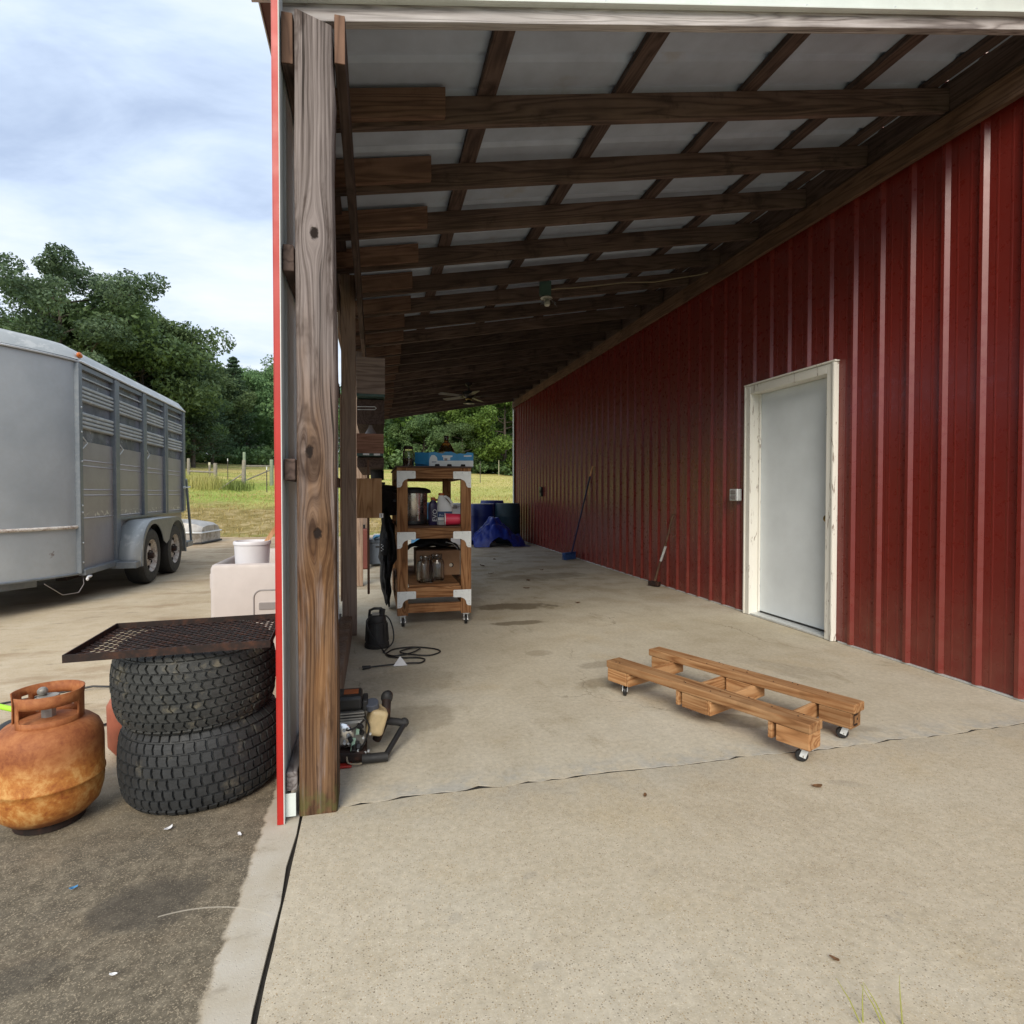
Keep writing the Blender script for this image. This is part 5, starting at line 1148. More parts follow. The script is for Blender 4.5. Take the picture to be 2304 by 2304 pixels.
for k in range(5): MB().obox((-.055 + .012 * (k % 2), -.335, .60 + .014 * k), (.012, .004, .006), Euler((0, .7 * k, 0))).build('buckle', MAT['white'], HB)
BP = thing('black_cooker_pot', 'black round cooker with domed lid beside the cart', 'cooker', (.06, 6.02, .905))
MB().lathe([(.0, 0), (.14, 0), (.15, .02), (.152, .25), (.16, .26), (.15, .28), (.08, .305), (.0, .31)], 28).build('body', MAT['blackdull'], BP, smooth=40)
MB().box(-.02, .02, -.02, .02, .31, .335).build('knob', MAT['black'], BP, bevel=.005); MB().box(-.19, -.15, -.05, .05, .2, .22).build('handle', MAT['black'], BP, bevel=.005)

# ------------------------------------------------------------------ bin shelves on the left wall (beyond the second post)
SH = thing('wall_shelf', 'long wooden box shelves stacked on the left wall posts', 'shelf', (-.05, 5.9, 0))
for i, (z0, z1, xr, mat, edge) in enumerate(((1.935, 2.229, .062, 'panelgrey', True), (1.452, 1.612, .049, 'panelred', True), (.925, 1.248, .033, 'ply', False))):
    end = MB().box(-.165, xr, 4.84, 4.856, z0, z1).build('end_panel', MAT[mat], SH, bevel=.002, world=True)
    MB().box(xr - .014, xr, 4.857, 7.18, z0 + .004, z1 - .004).build('front_board', MAT['brown1'], SH, world=True)
    MB().box(-.165, xr - .0145, 4.857, 7.18, z0 + .001, z0 + .014).build('bottom_board', MAT['rafter1'], SH, world=True)
    MB().box(-.165, xr - .0145, 7.166, 7.18, z0 + .015, z1).build('end_panel', MAT['rafter0'], SH, world=True)
    if edge: MB().box(-.164, xr - .002, 4.842, 6.9, z0 - .020, z0 - .0005).build('green_batten', MAT['greengrey'], SH, world=True)
MB().box(-.165, .058, 4.95, 7.15, 1.70, 1.905).build('dark_cabinet', MAT['rafter1'], SH, world=True)
MB().box(-.165, .052, 4.95, 7.15, 1.345, 1.425).build('dark_cabinet', MAT['rafter1'], SH, world=True)
MB().box(.012, .044, 4.838, 4.8395, .926, .962).build('paper_tag', MAT['paper'], SH, world=True); MB().box(.024, .030, 4.8375, 4.8378, .932, .955).build('tag_print', MAT['black'], SH, world=True)
MB().box(-.085, -.066, 4.86, 4.90, .30, 1.40).build('upright', MAT['brown2'], SH, bevel=.002, world=True)
MB().tube([(-.16, 4.945, 1.842), (-.02, 4.945, 1.846), (-.008, 4.945, 1.834), (-.02, 4.945, 1.822), (-.16, 4.945, 1.818)], .0035, 6).build('wire_hook', MAT['galv'], SH, smooth=60, world=True)
for x0 in (-.115, -.03): MB().box(x0, x0 + .05, 4.8405, 4.8415, 1.436, 1.4505).build('paper_tag', MAT['paper'], SH, world=True)
lathe_thing('funnel_bottle', 'grey clear bottle with conical neck in the middle wall shelf', 'bottle', (-.055, 5.0, 1.467), [
    ('body', [(.0, .0), (.062, .0), (.065, .01), (.065, .12), (.052, .15), (.016, .215), (.014, .235), (.0, .235)], 'bingrey'), ('cap', [(.0, .25), (.018, .25), (.018, .2355), (.0, .2355)], 'galv')])
lathe_thing('paint_can', 'dark round tin hanging below the wall shelf', 'tin', (.0, 5.5, 1.2495), [
    ('body', [(.0, .0), (.058, .0), (.06, .005), (.06, .09), (.0, .092)], 'blackdull'), ('lid', [(.0, .098), (.058, .098), (.061, .093), (.0, .0925)], 'greengrey')])
# cooler under the shelves with hose
CO = thing('drink_cooler', 'slate blue cooler box on the floor behind the wall shelf', 'cooler', (.085, 9.3, 0))
MB().box(-.20, .25, -.18, .2, .03, .36).build('body', MAT['coolerblue'], CO, bevel=.02); MB().box(-.21, .26, -.19, .21, .361, .42).build('lid', MAT['coolerblue'], CO, bevel=.015)
MB().tube([(-.16, -.2, .42), (-.12, -.21, .50), (.12, -.21, .50), (.17, -.2, .42)], .008, 8).build('handle', MAT['white'], CO, smooth=60)
MB().box(-.1, .18, -.1865, -.1805, .29, .315).build('latch', MAT['black'], CO, bevel=.004)
o = MB().grid(lambda u, v: (-.05 + .36 * u, 9.0 + .3 * v, .435 + .06 * math.sin(3.1 * u) + .02 * math.sin(13 * u + 7 * v)), 14, 8).build('blue_rag', MAT['ltblue'], smooth=60, solid=.008); tag(o, 'crumpled light blue cloth lying on the slate cooler', 'cloth')
RC = thing('fuel_can', 'red can standing beside the cooler under the shelves', 'can', (-.185, 8.9, .0))
MB().box(-.07, .07, -.09, .09, 0, .60).build('body', MAT['gatered'], RC, bevel=.02); MB().cyl((0, 0, .60), (0, 0, .66), .02).build('spout', MAT['black'], RC)

# ------------------------------------------------------------------ drums, tarp and far clutter
def drum(label, x, y, mat, lidmat, h=.90):
    T = thing('plastic_drum', label, 'drum', (x, y, 0), (0, 0, 0), 'drums at the far end of the shelter')
    MB().lathe([(.0, 0), (.26, 0), (.282, .02), (.288, .06), (.288, .24), (.294, .26), (.294, .28), (.288, .30), (.288, .58), (.294, .60), (.294, .62), (.288, .64), (.288, h - .08), (.275, h - .03), (.275, h - .005), (.262, h), (.255, h - .03), (.0, h - .03)], 40).build('body', MAT[mat], T, smooth=40)
    for a_ in (.6, 3.7): MB().cyl((.18 * math.cos(a_), .18 * math.sin(a_), h - .03), (.18 * math.cos(a_), .18 * math.sin(a_), h - .012), .035, n=16).build('bung', MAT['black'], T, smooth=40)
    if lidmat: MB().lathe([(.255, h - .0295), (.256, h + .001), (.278, h + .004), (.280, h - .002)], 40).build('rim_ring', MAT[lidmat], T, smooth=40)
    return T
drum('royal blue plastic drum with pale rim behind the blue tarp', 2.38, 13.15, 'blue', 'paper', .885)
drum('dark teal plastic drum nearest the red wall', 2.93, 12.85, 'teal', None, .905)
drum('light blue plastic drum seen through the cart', 1.02, 12.6, 'ltblue', None, .93)
drum('dark blue plastic drum behind the teal and royal blue drums', 2.72, 13.62, 'blue', None, .96)
CW = thing('chest_cooler', 'grey white chest cooler seen through the cart beside the light blue drum', 'cooler', (1.62, 12.7, 0))
MB().box(-.30, .33, -.3, .3, 0, .84).build('body', MAT['bucket'], CW, bevel=.03); MB().box(-.31, .34, -.31, .31, .842, .91).build('lid', MAT['white'], CW, bevel=.02); MB().box(-.05, .08, -.325, -.311, .80, .87).build('latch', MAT['bingrey'], CW, bevel=.005)
TP = MB(); rt_ = np.random.RandomState(5)
ph = rt_.uniform(0, 6.28, 14); fr = rt_.uniform(5, 22, 14); di = rt_.uniform(0, 6.28, 14)
def tarpf(u, v):
    x = -.56 + 1.2 * u; y = -.42 + .84 * v
    e = max(0.0, 1 - (x / .62 + .02) ** 2 - (y / .46) ** 2)
    h = .36 * e ** .8 * math.exp(-((x + .12) / .34) ** 2) + .25 * e ** .42
    wr = sum(abs(math.sin(fr[k] * (x * math.cos(di[k]) + y * math.sin(di[k])) + ph[k] + 1.5 * math.sin(6 * x * math.sin(k) + 5 * y))) for k in range(14)) / 14 - .62
    return (x, y, max(.004, h + .30 * wr * min(1, e * 4)) if e > 0 else .004 + .01 * abs(wr))
TP.grid(tarpf, 110, 78); o = TP.build('crumpled_tarp', MAT['tarp'], smooth=18, loc=(2.56, 12.22, 0)); tag(o, 'crumpled shiny blue tarp heaped in front of the drums', 'tarp')

# ------------------------------------------------------------------ tools against the red wall
BRM = thing('push_broom', 'blue push broom leaning on the red wall', 'broom', (3.25, 9.3, 0))
b = MB(); b.cyl((3.335, 8.72, 1.40), (3.24, 9.32, .12), .0125, .0135, 12); b.build('handle', MAT['bluehandle'], BRM, smooth=40, world=True)
MB().cyl((3.353, 8.655, 1.56), (3.3355, 8.718, 1.405), .013, .0135, 12).build('handle_tip', MAT['lath'], BRM, smooth=40, world=True)
MB().obox((3.20, 9.34, .105), (.32, .065, .04), Euler((0, 0, R(35)))).build('head', MAT['bluebroom'], BRM, bevel=.006, world=True)
b = MB()
for i in range(26):
    for j in range(4):
        c_ = Vector((3.20, 9.34, 0)) + Matrix.Rotation(R(35), 3, 'Z') @ Vector((-.15 + .30 * i / 25, -.026 + .052 * j / 3, 0))
        b.cyl((c_.x, c_.y, .084), (c_.x + rj.uniform(-.012, .012), c_.y + rj.uniform(-.015, .01), .003), .005, .006, 4, False)
o = b.build('bristles', MAT['bluebroom'], BRM, world=True); o['kind'] = 'stuff'
SG = thing('sledge_hammer', 'long dark handled sledge leaning on the red wall', 'hammer', (3.26, 6.4, 0))
MB().tube([(3.355, 6.10, .885), (3.33, 6.19, .6), (3.29, 6.32, .24), (3.27, 6.375, .07)], [.013, .012, .013, .016], 10).build('handle', MAT['brown2'], SG, smooth=50, world=True)
MB().tube([(3.3235, 6.215, .50), (3.30, 6.29, .32)], .0150, 10).build('grip_tape', MAT['galv'], SG, smooth=50, world=True)
MB().obox((3.266, 6.385, .036), (.062, .15, .06), Euler((.0, 0.1, .5))).build('head', MAT['rustdark'], SG, bevel=.012, world=True)
OB = thing('outlet_box', 'grey weatherproof outlet box on the red wall beside the door', 'outlet', (WX - .022, 4.89, 1.115))
MB().box(-.055, .001, -.06, .06, -.06, .055).build('case', MAT['galv'], OB, bevel=.008)
for z0 in (-.045, .005): MB().box(-.064, -.0555, -.05, .03, z0, z0 + .04).build('cover_flap', MAT['bingrey'], OB, bevel=.005)
OB = thing('wall_socket', 'small black socket on the far part of the red wall', 'socket', (WX - .022, 11.58, 1.165))
MB().box(-.04, .001, -.06, .06, -.10, .10).build('plate', MAT['black'], OB, bevel=.006); MB().cyl((-.04, 0, .0), (-.052, 0, .0), .03, n=16).build('cover', MAT['blackdull'], OB)

# ------------------------------------------------------------------ lamp, cable and fan under the roof
LP = thing('ceiling_lamp', 'bare bulb lamp on a green box under the rafters', 'lamp', (1.585, 5.42, 3.115))
MB().box(-.055, .055, -.06, -.012, -.085, .06).build('box', MAT['greengrey'], LP, bevel=.006)
MB().lathe([(.0, -.115), (.05, -.115), (.058, -.108), (.05, -.098), (.03, -.088), (.0, -.086)], 28, (.01, -.045, 0)).build('holder', MAT['lampglass'], LP, smooth=50)
MB().lathe([(.0, -.19), (.022, -.182), (.032, -.160), (.026, -.135), (.015, -.118), (.0, -.1155)], 20, (.015, -.05, 0)).build('bulb', MAT['lampglass'], LP, smooth=60)
b = MB(); b.lathe([(.045, -.118), (.075, -.155), (.095, -.195), (.098, -.195), (.077, -.153), (.047, -.116)], 40, (.015, -.05, 0), close=True, a0=R(-150), a1=R(-20)); b.build('shade', MAT['glass'], LP, smooth=60)
o = MB().tube([(1.64, 5.36, 3.09), (1.72, 5.37, 3.11), (1.86, 5.38, 3.13), (2.12, 5.40, 3.18), (2.4, 5.40, 3.235), (2.75, 5.40, 3.27), (3.0, 5.40, 3.33), (3.25, 5.38, 3.38), (3.32, 5.36, 3.40)], .0055, 6).build('lamp_cable', MAT['wirebeige'], smooth=60); tag(o, 'thin beige cable sagging from the lamp to the barn wall', 'cable')
FN = thing('ceiling_fan', 'dark ceiling fan with pale blades near the far end of the roof', 'fan', (1.643, 10.4, 3.12))
MB().lathe([(.0, .01), (.062, .008), (.06, -.025), (.025, -.06), (.0, -.062)], 24).build('canopy', MAT['black'], FN, smooth=40)
MB().cyl((0, 0, -.06), (0, 0, -.15), .014, n=12).build('downrod', MAT['black'], FN, smooth=40)
MB().lathe([(.0, -.14), (.09, -.145), (.115, -.165), (.118, -.215), (.09, -.25), (.055, -.27), (.0, -.272)], 32).build('motor', MAT['black'], FN, smooth=40)
MB().lathe([(.055, -.272), (.062, -.285), (.055, -.30), (.0, -.30)], 24).build('switch_housing', MAT['brass'], FN, smooth=40)
MB().lathe([(.0, -.30), (.04, -.305), (.06, -.33), (.10, -.36), (.105, -.368), (.06, -.366), (.045, -.362), (.0, -.362)], 28).build('light_kit', MAT['black'], FN, smooth=40)
MB().lathe([(.0, -.375), (.038, -.370), (.044, -.3625), (.0, -.3625)], 20).build('light_glass', MAT['lampglass'], FN, smooth=60)
for k in range(5):
    a_ = R(-14 + 72 * k); m3 = Matrix.Rotation(a_, 3, 'Z') @ Matrix.Rotation(R(10), 3, 'X')
    b = MB(); b.prism([(.14, -.045), (.20, -.06), (.58, -.068), (.60, -.05), (.60, .05), (.58, .068), (.20, .06), (.14, .045)], -.004, .004, lambda p: m3 @ p + Vector((0, 0, -.235))); bl = b.build('blade', MAT['blade'], FN, bevel=.002)
    b = MB(); p0_, p1_ = m3 @ Vector((.09, 0, 0)), m3 @ Vector((.20, 0, .0)); b.bar(p0_ + Vector((0, 0, -.243)), p1_ + Vector((0, 0, -.243)), .03, .006); b.build('blade_arm', MAT['black'], bl)

# ------------------------------------------------------------------ sump pump with cord
SP = thing('sump_pump', 'black submersible pump standing on the slab beside the second post', 'pump', (-.012, 4.335, .001))
MB().lathe([(.0, 0), (.086, 0), (.090, .006), (.088, .03), (.082, .034), (.078, .12), (.072, .185), (.066, .188), (.064, .225), (.055, .235), (.0, .236)], 32).build('body', MAT['blackdull'], SP, smooth=40)
b = MB()
for k in range(14):
    a_ = 2 * math.pi * k / 14; b.obox((.0795 * math.cos(a_), .0795 * math.sin(a_), .11), (.006, .006, .13), Euler((0, -.06, a_)))
b.build('body_ribs', MAT['blackdull'], SP)
b = MB(); b.tube([(-.055, -.01, .225), (-.05, -.015, .272), (-.02, -.02, .285), (.03, -.02, .283), (.05, -.015, .262)], .010, 8); b.build('handle', MAT['black'], SP, smooth=60)
MB().box(-.035, .018, -.045, -.0, .2365, .252).build('outlet_block', MAT['enginegrey'], SP, bevel=.004); MB().cyl((.035, 0, .236), (.04, 0, .275), .022, n=14).build('discharge', MAT['blackdull'], SP, smooth=40)
cdp = [(-.06, 4.275, .235), (-.085, 4.255, .20), (-.055, 4.215, .12), (.02, 4.15, .03), (.045, 4.11, .008), (.10, 4.20, .007), (.20, 4.235, .007), (.30, 4.21, .008), (.40, 4.14, .007), (.42, 4.06, .007), (.34, 3.99, .007), (.22, 4.02, .012), (.15, 4.08, .014), (.16, 4.14, .012), (.24, 4.19, .012), (.29, 4.16, .016), (.22, 4.06, .013), (.10, 4.03, .007), (.05, 4.09, .007), (.07, 4.02, .007), (.15, 3.97, .008), (.25, 3.95, .008), (.30, 3.90, .007), (.27, 3.83, .007), (.19, 3.82, .012), (.10, 3.815, .012), (-.03, 3.80, .010), (-.09, 3.785, .010)]
def smoothp(P_, k=5):
    P_ = [Vector(p) for p in P_]; out = []
    for i in range(len(P_) - 1):
        a_, b_, c_, d_ = P_[max(i - 1, 0)], P_[i], P_[i + 1], P_[min(i + 2, len(P_) - 1)]
        for j in range(k):
            q = j / k; out.append(.5 * ((2 * b_) + (c_ - a_) * q + (2 * a_ - 5 * b_ + 4 * c_ - d_) * q * q + (3 * b_ - a_ - 3 * c_ + d_) * q ** 3))
    out.append(P_[-1]); return out
cdp = [(x, y, z + .001) for x, y, z in cdp]
cr_ = MB().tube(smoothp(cdp), .0052, 7).build('power_cord', MAT['black'], SP, smooth=60, world=True)
MB().tube(smoothp([(.05, 4.30, .236), (.082, 4.285, .20), (.105, 4.265, .12), (.10, 4.245, .05), (.06, 4.225, .012), (.03, 4.14, .009)]), .0052, 7).build('power_cord', MAT['black'], SP, smooth=60, world=True)
b = MB(); b.cyl((-.055, 3.795, .012), (-.105, 3.782, .012), .010, .014, 10); b.build('plug', MAT['black'], cr_, smooth=40, world=True)
for o_ in (-.006, .006): MB().box(-.128, -.104, 3.777 + o_, 3.779 + o_, .009, .015).build('plug_prong', MAT['chrome'], cr_, world=True)
b = MB(); b.add([(.088, 3.80, .004), (.178, 3.80, .004), (.134, 3.83, .060), (.090, 3.825, .003), (.180, 3.835, .003)], [(0, 1, 2), (0, 2, 3), (3, 2, 4), (4, 2, 1), (0, 3, 4, 1)]); b.build('warning_tag', MAT['paper'], cr_, world=True)

# ------------------------------------------------------------------ small engine behind the near post
EN = thing('small_engine', 'grimy small petrol engine on a black tube frame behind the near post', 'engine', (-.10, 2.56, 0))
MB().box(-.085, .035, -.075, .075, .06, .175).build('crankcase', MAT['enginegrey'], EN, bevel=.012)
b = MB(); [b.box(-.08, .03, -.07, .07, .176 + .012 * k, .182 + .012 * k) for k in range(3)]; b.build('cooling_fins', MAT['enginegrey'], EN)
MB().box(-.085, .022, -.065, .06, .212, .272).build('air_filter_cover', MAT['black'], EN, bevel=.014, seg=3); MB().box(-.055, .005, -.03, .03, .2723, .2735).build('filter_label', MAT['orange'], EN)
MB().box(.0225, .045, -.06, .04, .205, .25).build('carburettor', MAT['blackdull'], EN, bevel=.006)
MB().lathe([(.0, -.082), (.042, -.082), (.050, -.078), (.052, -.0755), (.0, -.0755)], 28, (-.065, 0, .115), axis='Y').build('starter_disc', MAT['chrome'], EN, smooth=40)
b = MB(); [b.cyl((-.065 + .03 * math.cos(a_), -.083, .115 + .03 * math.sin(a_)), (-.065 + .03 * math.cos(a_), -.09, .115 + .03 * math.sin(a_)), .007, n=8) for a_ in [k * 1.047 for k in range(6)]]; b.build('disc_bolts', MAT['galv'], EN)
MB().obox((.078, -.02, .150), (.075, .11, .11), Euler((0, .28, .1))).build('fuel_tank', MAT['tankamber'], EN, bevel=.018, seg=4, smooth=60)
MB().cyl((.062, -.035, .208), (.060, -.045, .236), .030, .029, 24).build('fuel_cap', MAT['capblue'], EN, smooth=40, bevel=.003)
fr_ = MB().tube(smoothp([(.08, .06, .03), (.115, .04, .12), (.12, .0, .17), (.125, .03, .222), (.135, .05, .232)]), [.020] * 21, 10).build('frame_bracket', MAT['rustdark'], EN, smooth=60)
MB().ell((.125, .03, .225), (.026, .022, .030), 14, 10).build('frame_knob', MAT['blackdull'], EN, smooth=60)
b = MB(); b.tube(smoothp([(.10, .02, .14), (.13, .03, .12), (.17, .04, .108), (.20, .04, .10)]), .017, 10); b.build('frame_arm', MAT['blackdull'], EN, smooth=60)
b = MB(); b.cyl((.205, .045, .10), (.115, -.10, .022), .012, n=14); b.build('frame_rod', MAT['black'], EN, smooth=40)
b = MB(); b.cyl((.02, -.11, .025), (.125, -.105, .022), .019, n=16); b.build('frame_tube', MAT['blackdull'], EN, smooth=40)
b = MB(); b.ell((.20, .045, .10), (.022, .02, .022), 14, 8); b.build('frame_joint', MAT['blackdull'], EN, smooth=60)
rb = random.Random(8)
for k in range(9):
    p = Vector((-.03 + .08 * rb.random(), -.085 - .02 * rb.random(), .05 + .12 * rb.random())); MB().obox(p, (.018, .015, .022), Euler((rb.random() * 3, rb.random() * 3, 0))).build('linkage', MAT['black'], EN, bevel=.003)
for k in range(7):
    p = Vector((-.05 + .11 * rb.random(), -.10, .04 + .10 * rb.random())); MB().cyl(p, p + Vector((0, -.008, 0)), .005, n=8).build('bolt', MAT['galv'], EN)
for p, q in (((-.01, -.095, .11), (-.02, -.10, .055)), ((.005, -.10, .155), (.002, -.103, .125))):
    b = MB(); b.bar(p, q, .014, .004, (0, 1, 0)); b.build('primer_lever', MAT['mint'], EN, bevel=.002)
for pts in ([(-.04, -.085, .14), (-.03, -.11, .15), (.0, -.11, .16), (.03, -.09, .18)], [(-.04, -.10, .05), (-.035, -.12, .02), (.0, -.125, .012), (.02, -.12, .012)], [(.03, -.08, .19), (.05, -.10, .15), (.03, -.11, .09), (.01, -.11, .06)]):
    MB().tube(smoothp(pts), .004, 6).build('hose', MAT['wirebeige'] if pts[0][2] < .1 else MAT['black'], EN, smooth=60)
MB().box(-.09, .04, -.11, .07, .012, .058).build('base_plate', MAT['rustdark'], EN, bevel=.01)
MB().box(-.11, -.02, -.13, .02, .001, .011).build('red_skid', MAT['red'], EN, bevel=.003)

# ------------------------------------------------------------------ pallet dolly
DLc = Vector((1.698, 2.612, 0)); dang = math.atan2(-(1.99 - 3.045), 1.775 - 1.325)
DL = thing('wooden_dolly', 'low dolly of two orange brown timber beams on small casters', 'dolly', DLc, (0, 0, -dang))
HLn = .574
bm1 = MB().box(-HLn, HLn, -.188 - .053, -.188 + .053, .140, .181).build('beam', MAT['pallet0'], DL, bevel=.006)
bm2 = MB().box(-HLn - .015, HLn + .01, .188 - .05, .188 + .05, .140, .181).build('beam', MAT['pallet0'], DL, bevel=.006)
for yc in (-.188, .188):
    for x0, x1 in ((-HLn + .006, -HLn + .145), (-.062, .082), (HLn - .15, HLn - .006)):
        MB().box(x0, x1, yc - .048, yc + .048, .066, .1395).build('block', MAT['pallet0'], DL, bevel=.004)
for x0 in (-HLn + .147, -.098, .084, HLn - .186):
    MB().box(x0, x0 + .020, -.236, .236, .068, .139).build('cross_board', MAT['pallet1'], DL, bevel=.003)
for cx, cy, yw in ((-HLn + .10, -.19, .6), (HLn - .045, -.19, -.9), (-HLn + .08, .19, .2), (HLn - .05, .19, -1.0)):
    caster(DL, cx, cy, .0655, .026, .018, yw, world=False)
rb = random.Random(2)
for i in range(22):
    bmx = bm1 if i < 11 else bm2; yc = -.188 if i < 11 else .188
    MB().cyl((rb.uniform(-.55, .55), yc + rb.uniform(-.045, .045), .1808), (rb.uniform(-.55, .55) * 0 + 0, 0, 0) if False else None, .004) if False else None
    x_, y_ = rb.uniform(-.55, .55), yc + rb.uniform(-.042, .042)
    MB().cyl((x_, y_, .1805), (x_ + .001, y_, .1825), .0042, .003, 6).build('nail_head', MAT['rustdark'], bmx)
# stencilled mark on the end of the far beam's block
for seg in (((-.022, .125), (.014, .125)), ((-.022, .080), (.014, .080)), ((-.022, .080), (-.022, .125)), ((.012, .098), (.012, .108))):
    (ya, za), (yb, zb_) = seg; MB().bar((HLn - .0055, .188 + ya, za), (HLn - .0055, .188 + yb, zb_), .001, .009, (0, 0, 1) if abs(yb - ya) > abs(zb_ - za) else (0, 1, 0)).build('stencil_mark', MAT['rustdark'], DL)

# ------------------------------------------------------------------ trees
def leaf_mesh(name, cents, rads, per, size, rng, flat=0.75, up=0.35):
    """many small leaf faces spread through clumps: cents Nx3, rads N"""
    N = len(cents); idx = np.repeat(np.arange(N), per); M = len(idx)
    d = rng.normal(size=(M, 3)); d /= np.linalg.norm(d, axis=1)[:, None]; rad = rng.uniform(0.25, 1.0, M) ** 0.5
    d[:, 2] *= flat
    c = cents[idx] + d * (rads[idx] * rad)[:, None]
    nrm = d * 0.6 + rng.normal(size=(M, 3)) * 0.75; nrm[:, 2] += up; nrm /= np.linalg.norm(nrm, axis=1)[:, None]
    t1 = np.cross(nrm, rng.normal(size=(M, 3))); t1 /= np.linalg.norm(t1, axis=1)[:, None]; t2 = np.cross(nrm, t1)
    s = size * rng.uniform(0.55, 1.35, M)[:, None]; l = s * rng.uniform(0.9, 1.5, M)[:, None]
    bend = nrm * (s * 0.25)
    v = np.stack([c - t1 * l, c + t2 * s * .62 + bend, c + t1 * l, c - t2 * s * .62 + bend], 1).reshape(-1, 3)
    me = bpy.data.meshes.new(name); me.vertices.add(4 * M); me.vertices.foreach_set('co', v.astype(np.float32).ravel())
    me.loops.add(4 * M); me.loops.foreach_set('vertex_index', np.arange(4 * M, dtype=np.int32)); me.polygons.add(M)
    me.polygons.foreach_set('loop_start', np.arange(0, 4 * M, 4, dtype=np.int32)); me.polygons.foreach_set('loop_total', np.full(M, 4, dtype=np.int32))
    me.update(); me.validate(); return me
def mkobj(name, me, mat, parent): 
    o = bpy.data.objects.new(name, me); COL.objects.link(o); me.materials.append(mat); o.parent = parent; return o
def broadleaf(seed, H, spread, base, tr, nl, per, leaf, crad, mat, label, loc, asym=(0, 0), open_=False):
    rng = np.random.RandomState(seed); rd = random.Random(seed); T = thing('broadleaf_tree', label, 'tree', loc, (0, 0, 0), None)
    b = MB(); tips = []; rads = []
    top = Vector((asym[0] * .5, asym[1] * .5, H * .86)); trunk = [Vector((0, 0, -.4))]
    for i in range(1, 8):
        f = i / 7; trunk.append(Vector((top.x * f * f + rd.uniform(-.15, .15) * H * .03, top.y * f * f + rd.uniform(-.15, .15) * H * .03, H * .86 * f)))
    b.tube(trunk, [tr * (1 - .82 * i / 7) for i in range(8)], 8)
    for k in range(nl):
        f = base + (1 - base) * (k + rd.random()) / nl * .98; j = min(6, int(f * 7)); p = trunk[j].lerp(trunk[j + 1], f * 7 - j) if f < 1 else trunk[-1]
        az = k * 2.399 + rd.uniform(-.5, .5); prof = math.sin(math.pi * min(1, max(.12, (f - base * .6) / (1 - base * .55)))) ** .6
        L = spread * prof * rd.uniform(.7, 1.12); rise = L * rd.uniform(.22, .62)
        e = p + Vector((math.cos(az) * L + asym[0] * f * .6, math.sin(az) * L + asym[1] * f * .6, rise)); m = p.lerp(e, .5) + Vector((rd.uniform(-.1, .1) * L, rd.uniform(-.1, .1) * L, -L * .06))
        br = [p, p.lerp(m, .5), m, m.lerp(e, .55), e]; r0 = tr * .34 * (1 - f * .5)
        b.tube(br, [r0, r0 * .8, r0 * .6, r0 * .4, r0 * .16], 6)
        for q in range(4):
            g = rd.uniform(.35, 1.0); s_ = br[0].lerp(br[-1], g) if g > .8 else br[int(g * 4)].lerp(br[min(4, int(g * 4) + 1)], g * 4 - int(g * 4))
            a2 = az + rd.uniform(-1.3, 1.3); l2 = L * rd.uniform(.2, .45); t_ = s_ + Vector((math.cos(a2) * l2, math.sin(a2) * l2, l2 * rd.uniform(.05, .8)))
            b.tube([s_, s_.lerp(t_, .5) + Vector((0, 0, .1 * l2)), t_], [r0 * .35, r0 * .22, r0 * .08], 5); tips.append(t_); rads.append(crad * rd.uniform(.65, 1.25))
        tips.append(e); rads.append(crad * rd.uniform(.8, 1.3))
    tips.append(trunk[-1] + Vector((0, 0, crad * .6))); rads.append(crad * 1.1)
    b.build('trunk', MAT['bark'], T, smooth=60)
    mkobj('crown', leaf_mesh('crown', np.array([tuple(t_) for t_ in tips]), np.array(rads), per, leaf, rng), MAT[mat], T)
    return T
def conifer(seed, H, spread, tr, label, loc, per=34):
    rng = np.random.RandomState(seed); rd = random.Random(seed); T = thing('cedar_tree', label, 'tree', loc)
    b = MB(); b.tube([(0, 0, -.4), (.05, .0, H * .5), (0, .05, H)], [tr, tr * .6, .02], 8); cs = []; rs_ = []
    lv = 26
    for i in range(lv):
        f = .10 + .9 * (i + .5) / lv
        for k in range(7):
            az = i * 1.1 + k * .898 + rd.uniform(-.3, .3); L = spread * (1 - f) ** .75 * rd.uniform(.6, 1.25) + .15
            p = Vector((0, 0, H * f)); e = p + Vector((math.cos(az) * L, math.sin(az) * L, L * rd.uniform(-.05, .45)))
            b.tube([p, e], [.03 * (1 - f) + .012, .008], 4, False)
            for g in (.45, .75, 1.0): cs.append(tuple(p.lerp(e, g))); rs_.append(.16 + .22 * L * (1.15 - g) + .05)
    b.build('trunk', MAT['bark'], T, smooth=60)
    mkobj('crown', leaf_mesh('crown', np.array(cs), np.array(rs_), per, .085, rng, .55, .2), MAT['needles'], T); return T
def at(px, depth):   # ground point in the direction of a picture column, for planting distances
    v = fw + rt * ((px - 1152) / 1295.43); y = v.y * depth; x = v.x * depth; return (x, y, terr(x, y) - .1)
OAK = broadleaf(31, 15.0, 6.4, .24, .40, 27, 330, .10, 1.0, 'leafoak', 'tall spreading oak with open limbs above the trailer roof', at(140, 37), (.3, 0), True)
B1 = broadleaf(5, 11.5, 4.6, .12, .30, 22, 300, .125, 1.35, 'leafdark', 'rounded broadleaf tree just right of the tall oak', at(325, 43))
B2 = broadleaf(9, 13.0, 5.2, .10, .32, 24, 300, .13, 1.45, 'leafdark', 'dark broadleaf tree low behind the front of the trailer', at(30, 40))
B3 = broadleaf(33, 12.5, 5.2, .08, .30, 24, 300, .16, 1.5, 'leafbright', 'bright green tree seen under the far end of the roof behind the jug', at(1000, 66))
B2.scale = (.76, .76, .70); B1.scale = (.92, .92, 1.06); OAK.scale = (.94, .94, .90)
C1 = conifer(2, 12.3, 3.0, .22, 'spiky cedar rising right of the broadleaf trees', at(437, 46))
C1.scale = (.8, .8, .8)
